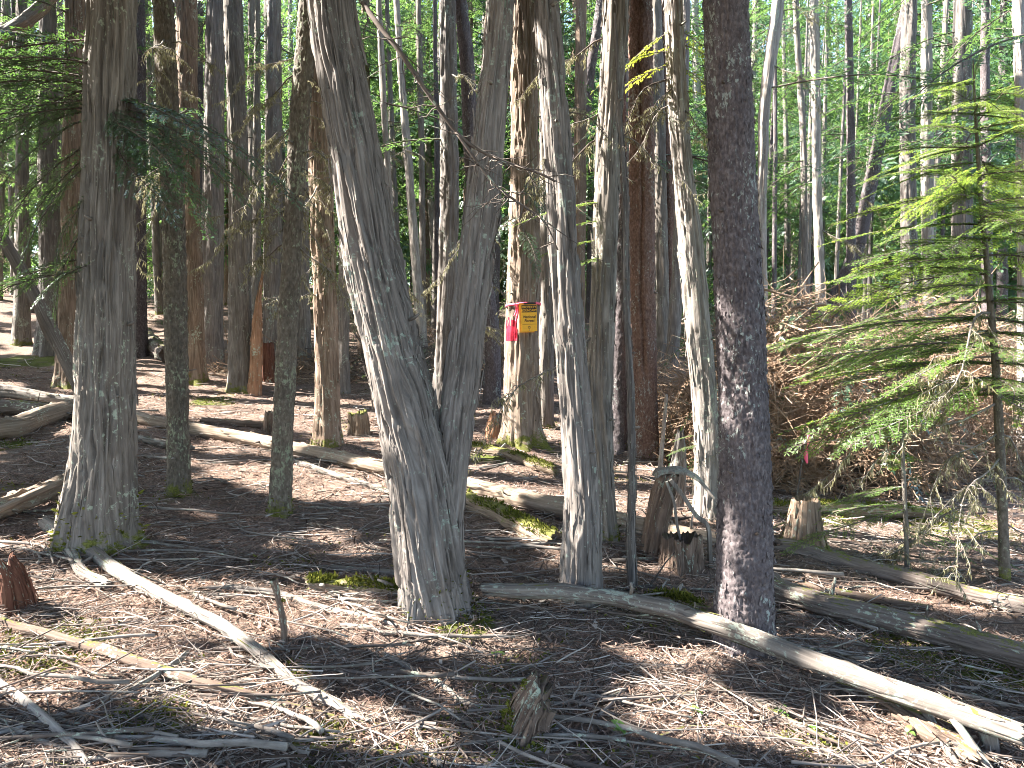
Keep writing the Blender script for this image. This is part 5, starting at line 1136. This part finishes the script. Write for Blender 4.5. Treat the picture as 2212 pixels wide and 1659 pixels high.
def shade_canopy():
    lit = np.zeros((NU, NV), bool); dark = lit.copy()
    def mark(pts, rad):
        uv = pts[:, :2]-SK*pts[:, 2:3]; q = int(math.ceil(rad/CELL))
        i = ((uv[:, 0]-U0)/CELL).astype(int); j = ((uv[:, 1]-V0)/CELL).astype(int)
        for a in range(-q, q+1):
            for b in range(-q, q+1):
                if a*a+b*b <= q*q+.5:
                    ii, jj = i+a, j+b; ok = (ii >= 0) & (ii < NU) & (jj >= 0) & (jj < NV); lit[ii[ok], jj[ok]] = True
    gx, gy = np.meshgrid(np.arange(-8, 8, .03), np.arange(1.8, 13, .03)); gx, gy = gx.ravel(), gy.ravel(); gz = tz(gx, gy)
    px, py = topx(gx, gy, gz); wob = 26*(fbm(px*.02, py*.05, 0, 3, 91)-.5)*2; ok = np.zeros(len(gx), bool)
    for poly in SUNNY: ok |= inpoly(px+wob, py+wob*.4, poly)
    hole = fbm(gx*5, gy*5, 0, 2, 92); ok &= hole > .36
    mark(np.stack([gx, gy, gz], 1)[ok], .05)
    ground_lit = lit.copy(); lit[:] = False
    sh = np.array([SUN[0], SUN[1]])/np.hypot(SUN[0], SUN[1]); perp = np.array([-sh[1], sh[0]])
    for key, y0, y1 in TRUNKSUN:
        t = TREES[key]; zt = P(0, y0, t['Y'])[2]; zb = P(0, y1, t['Y'])[2]
        for z in np.arange(zb, zt, .05):
            p = np.array([np.interp(z, t['path'][:, 2], t['path'][:, q]) for q in range(3)]); r = float(np.interp(z, t['path'][:, 2], t['rad']))
            k = np.linspace(-1.1, 1.1, 7)*r; pts = np.stack([p[0]+perp[0]*k, p[1]+perp[1]*k, np.full(7, z)], 1); mark(pts, .06)
    stem_lit = lit.copy(); lit |= ground_lit
    g = np.random.default_rng(55)
    for key, x0, x1 in (('long barkless log sunlit behind the lichen-hung fir', 520, 900), ('reddish log lying from the forked cedar to the dark cedar', 1000, 1560), ('yellow-green mossy log right of the forked cedar', 1000, 1210),
                        ('white peeled pole sloping down from the flared cedar', 80, 520), ('orange sunlit log ending at the foot of the flared cedar', -60, 170), ('bent tan log left of the flared cedar', -60, 130),
                        ('thin sun-bleached pole in front of the long barkless log', 600, 870), ('long grey fallen log crossing to the lower right corner', 1040, 1330), ('rotting brown log running through the lower left corner', 80, 260), ('rotting brown log running through the lower left corner', 480, 620),
                        ('smooth pale pole slanting from the lower left corner', 60, 200), ('thick weathered log right of the thick dark fir', 1840, 1960)):
        d = smooth_path(LOGS[key], 200); xx, _ = topx(d[:, 0], d[:, 1], d[:, 2]); d = d[(xx > x0) & (xx < x1)]; mark(d[:, :3], float(d[:, 3].mean()) if len(d) else .05)
    # crown of the young fir and the boughs beside the flared cedar
    t = TREES['YF']
    q = g.uniform(0, 1, (2600, 3)); pts = np.stack([t['base'][0]-1.6+q[:, 0]*2.2, t['base'][1]-.8+q[:, 1]*1.6, .9+q[:, 2]*2.6], 1); mark(pts[g.random(2600) < .55], .05)
    pts = np.array([P(x, y, 4.9) for x, y in zip(g.uniform(-20, 130, 160), g.uniform(60, 200, 160))]); mark(pts, .07)
    pts = np.array([P(x, y, 6.2) for x, y in zip(g.uniform(1360, 1540, 160), g.uniform(40, 200, 160))]); mark(pts, .07)
    pts = np.array([P(x, y, d) for x, y, d in zip(g.uniform(1660, 2240, 900), g.uniform(690, 860, 900), g.uniform(7, 11, 900))]); mark(pts[fbm(pts[:, 0]*1.5, pts[:, 1]*1.5, pts[:, 2]*1.5, 2, 97) > .47], .08)
    iu, iv = np.meshgrid(np.arange(NU)*CELL+U0, np.arange(NV)*CELL+V0, indexing='ij')
    n1 = fbm(iu*.9, iv*.9, 0, 3, 93); n2 = fbm(iu*3.2, iv*3.2, 0, 2, 94)
    lit |= (iv > 9.5) & (n1*.6+n2*.4 > .50)
    lit |= (iv <= 9.5) & (n2*.7+n1*.3 > .70)
    # stems that stand in shade
    for key, y0, y1 in (('T11', -40, 1400), ('T2', -20, 1060), ('T3', 440, 1100), ('M7', 0, 700), ('T8', 600, 1180)):
        t = TREES[key]; zt = P(0, y0, t['Y'])[2]; zb = P(0, y1, t['Y'])[2]
        for z in np.arange(zb, zt, .03):
            p = np.array([np.interp(z, t['path'][:, 2], t['path'][:, q]) for q in range(3)]); r = float(np.interp(z, t['path'][:, 2], t['rad']))
            k = np.linspace(-1.25, 1.25, 15)*r; uv = np.stack([p[0]+perp[0]*k, p[1]+perp[1]*k], 1)-SK*z; i = ((uv[:, 0]-U0)/CELL).astype(int); j = ((uv[:, 1]-V0)/CELL).astype(int)
            for a in (-1, 0, 1):
                for b in (-1, 0, 1): dark[np.clip(i+a, 0, NU-1), np.clip(j+b, 0, NV-1)] = True
    fat = lit.copy()
    for a in range(-2, 3):
        for b in range(-2, 3):
            if a*a+b*b <= 5: fat |= np.roll(np.roll(lit, a, 0), b, 1)
    for a in (-1, 0, 1):
        for b in (-1, 0, 1): dark &= ~np.roll(np.roll(stem_lit, a, 0), b, 1)
    fat &= ~dark
    # foliage clumps
    step = .15; uu, vv = np.meshgrid(np.arange(-9.5, 11, step), np.arange(-1.5, 19, step)); uu = uu.ravel(); vv = vv.ravel()
    hosts = {k: (TREES[k]['root'], TREES[k]['path'], TREES[k]['base']) for k in TREES if k not in ('YF', 'SS', 'T12', 'T5')}
    for q, (x, y) in enumerate(((-7.6, 5.85), (-10.2, 9.0), (-11.5, 5.4), (-13.6, 10.5), (-8.6, 3.2), (-13.0, 14.5), (-10.5, 12.0), (-6.6, 8.2), (-15.5, 7.5))):  # unseen cedars, added to carry the leaves that shade the floor
        if abs(x) < .68*y+.4: continue
        r = far_tree(x, y, 0, 1.0, 'unseen cedars added for shade outside the left edge', crown=False, tq=q % 2, name='cedar_tree'); z = float(tz(x, y)); r['label'] = 'unseen cedar added outside the left edge to carry shading leaves'
        hosts['O%d' % q] = (r, np.array([[x, y, z], [x, y, z+14]]), np.array([x, y, z]))
    keys = list(hosts); C = []
    for layer in range(4):
        u = uu+g.uniform(-.5, .5, len(uu))*step; v = vv+g.uniform(-.5, .5, len(vv))*step
        zmin = (2.3+.47*np.maximum(v, 0))/(1-.47*SK[1]); z = np.maximum(zmin, 4.6)+g.uniform(0, 1, len(u))**1.3*(3.0+.1*np.maximum(v, 0))
        i = np.clip(((u-U0)/CELL).astype(int), 3, NU-4); j = np.clip(((v-V0)/CELL).astype(int), 3, NV-4)
        C.append(np.stack([u+SK[0]*z, v+SK[1]*z, z], 1))
    C = np.concatenate(C)
    best = np.full(len(C), 1e9); who = np.zeros(len(C), int)
    for q, k in enumerate(keys):
        pa = hosts[k][1]; x = np.interp(C[:, 2], pa[:, 2], pa[:, 0]); y = np.interp(C[:, 2], pa[:, 2], pa[:, 1]); d = np.hypot(C[:, 0]-x, C[:, 1]-y); m = d < best; best[m] = d[m]; who[m] = q
    for q, k in enumerate(keys):
        c = C[who == q]
        if len(c) < 5: continue
        r, pa, base = hosts[k]; n = len(c); m = 3
        p = (c[:, None]+g.normal(0, .055, (n, m, 3))*[1, 1, 1.2]).reshape(-1, 3); a = g.uniform(0, 6.28, n*m); L = g.uniform(.10, .18, n*m)[:, None]
        d = np.stack([np.cos(a), np.sin(a), g.normal(-.2, .4, n*m)], 1)*L; wv = np.stack([-np.sin(a), np.cos(a), g.normal(0, .5, n*m)], 1)*L*.42
        uv = p[:, :2]-SK*p[:, 2:3]; i = np.clip(((uv[:, 0]-U0)/CELL).astype(int), 0, NU-1); j = np.clip(((uv[:, 1]-V0)/CELL).astype(int), 0, NV-1); keep = ~fat[i, j]
        p, d, wv = p[keep], d[keep], wv[keep]; m = 1; n = len(p)
        if n < 5: continue
        V = np.stack([p-d, p+wv, p+d, p-wv], 1).reshape(-1, 3)-base; mb = MB(); mb.add(V, np.arange(n*m*4).reshape(-1, 4), None, None, np.repeat(g.random(n*m), 4))
        cr = mb.obj('crown', M['far_leaf'], r, False)  # added shading leaves, left out wherever sun is to come through
        tb = MB()
        for w_ in range(min(14, len(c)//20)):
            e = c[g.integers(len(c))]; z0 = min(max(e[2]+.4, 3), pa[-1][2]); s0 = np.array([np.interp(z0, pa[:, 2], pa[:, x]) for x in range(3)])
            tube(tb, smooth_path([s0-base, (s0*.5+e*.5+[0, 0, .12])-base, e-base], 6), np.linspace(.022, .006, 6), 4)
        if tb.n: tb.obj('limbs', M['twig_dark'], cr)
    print('canopy clumps', len(C))
shade_canopy()
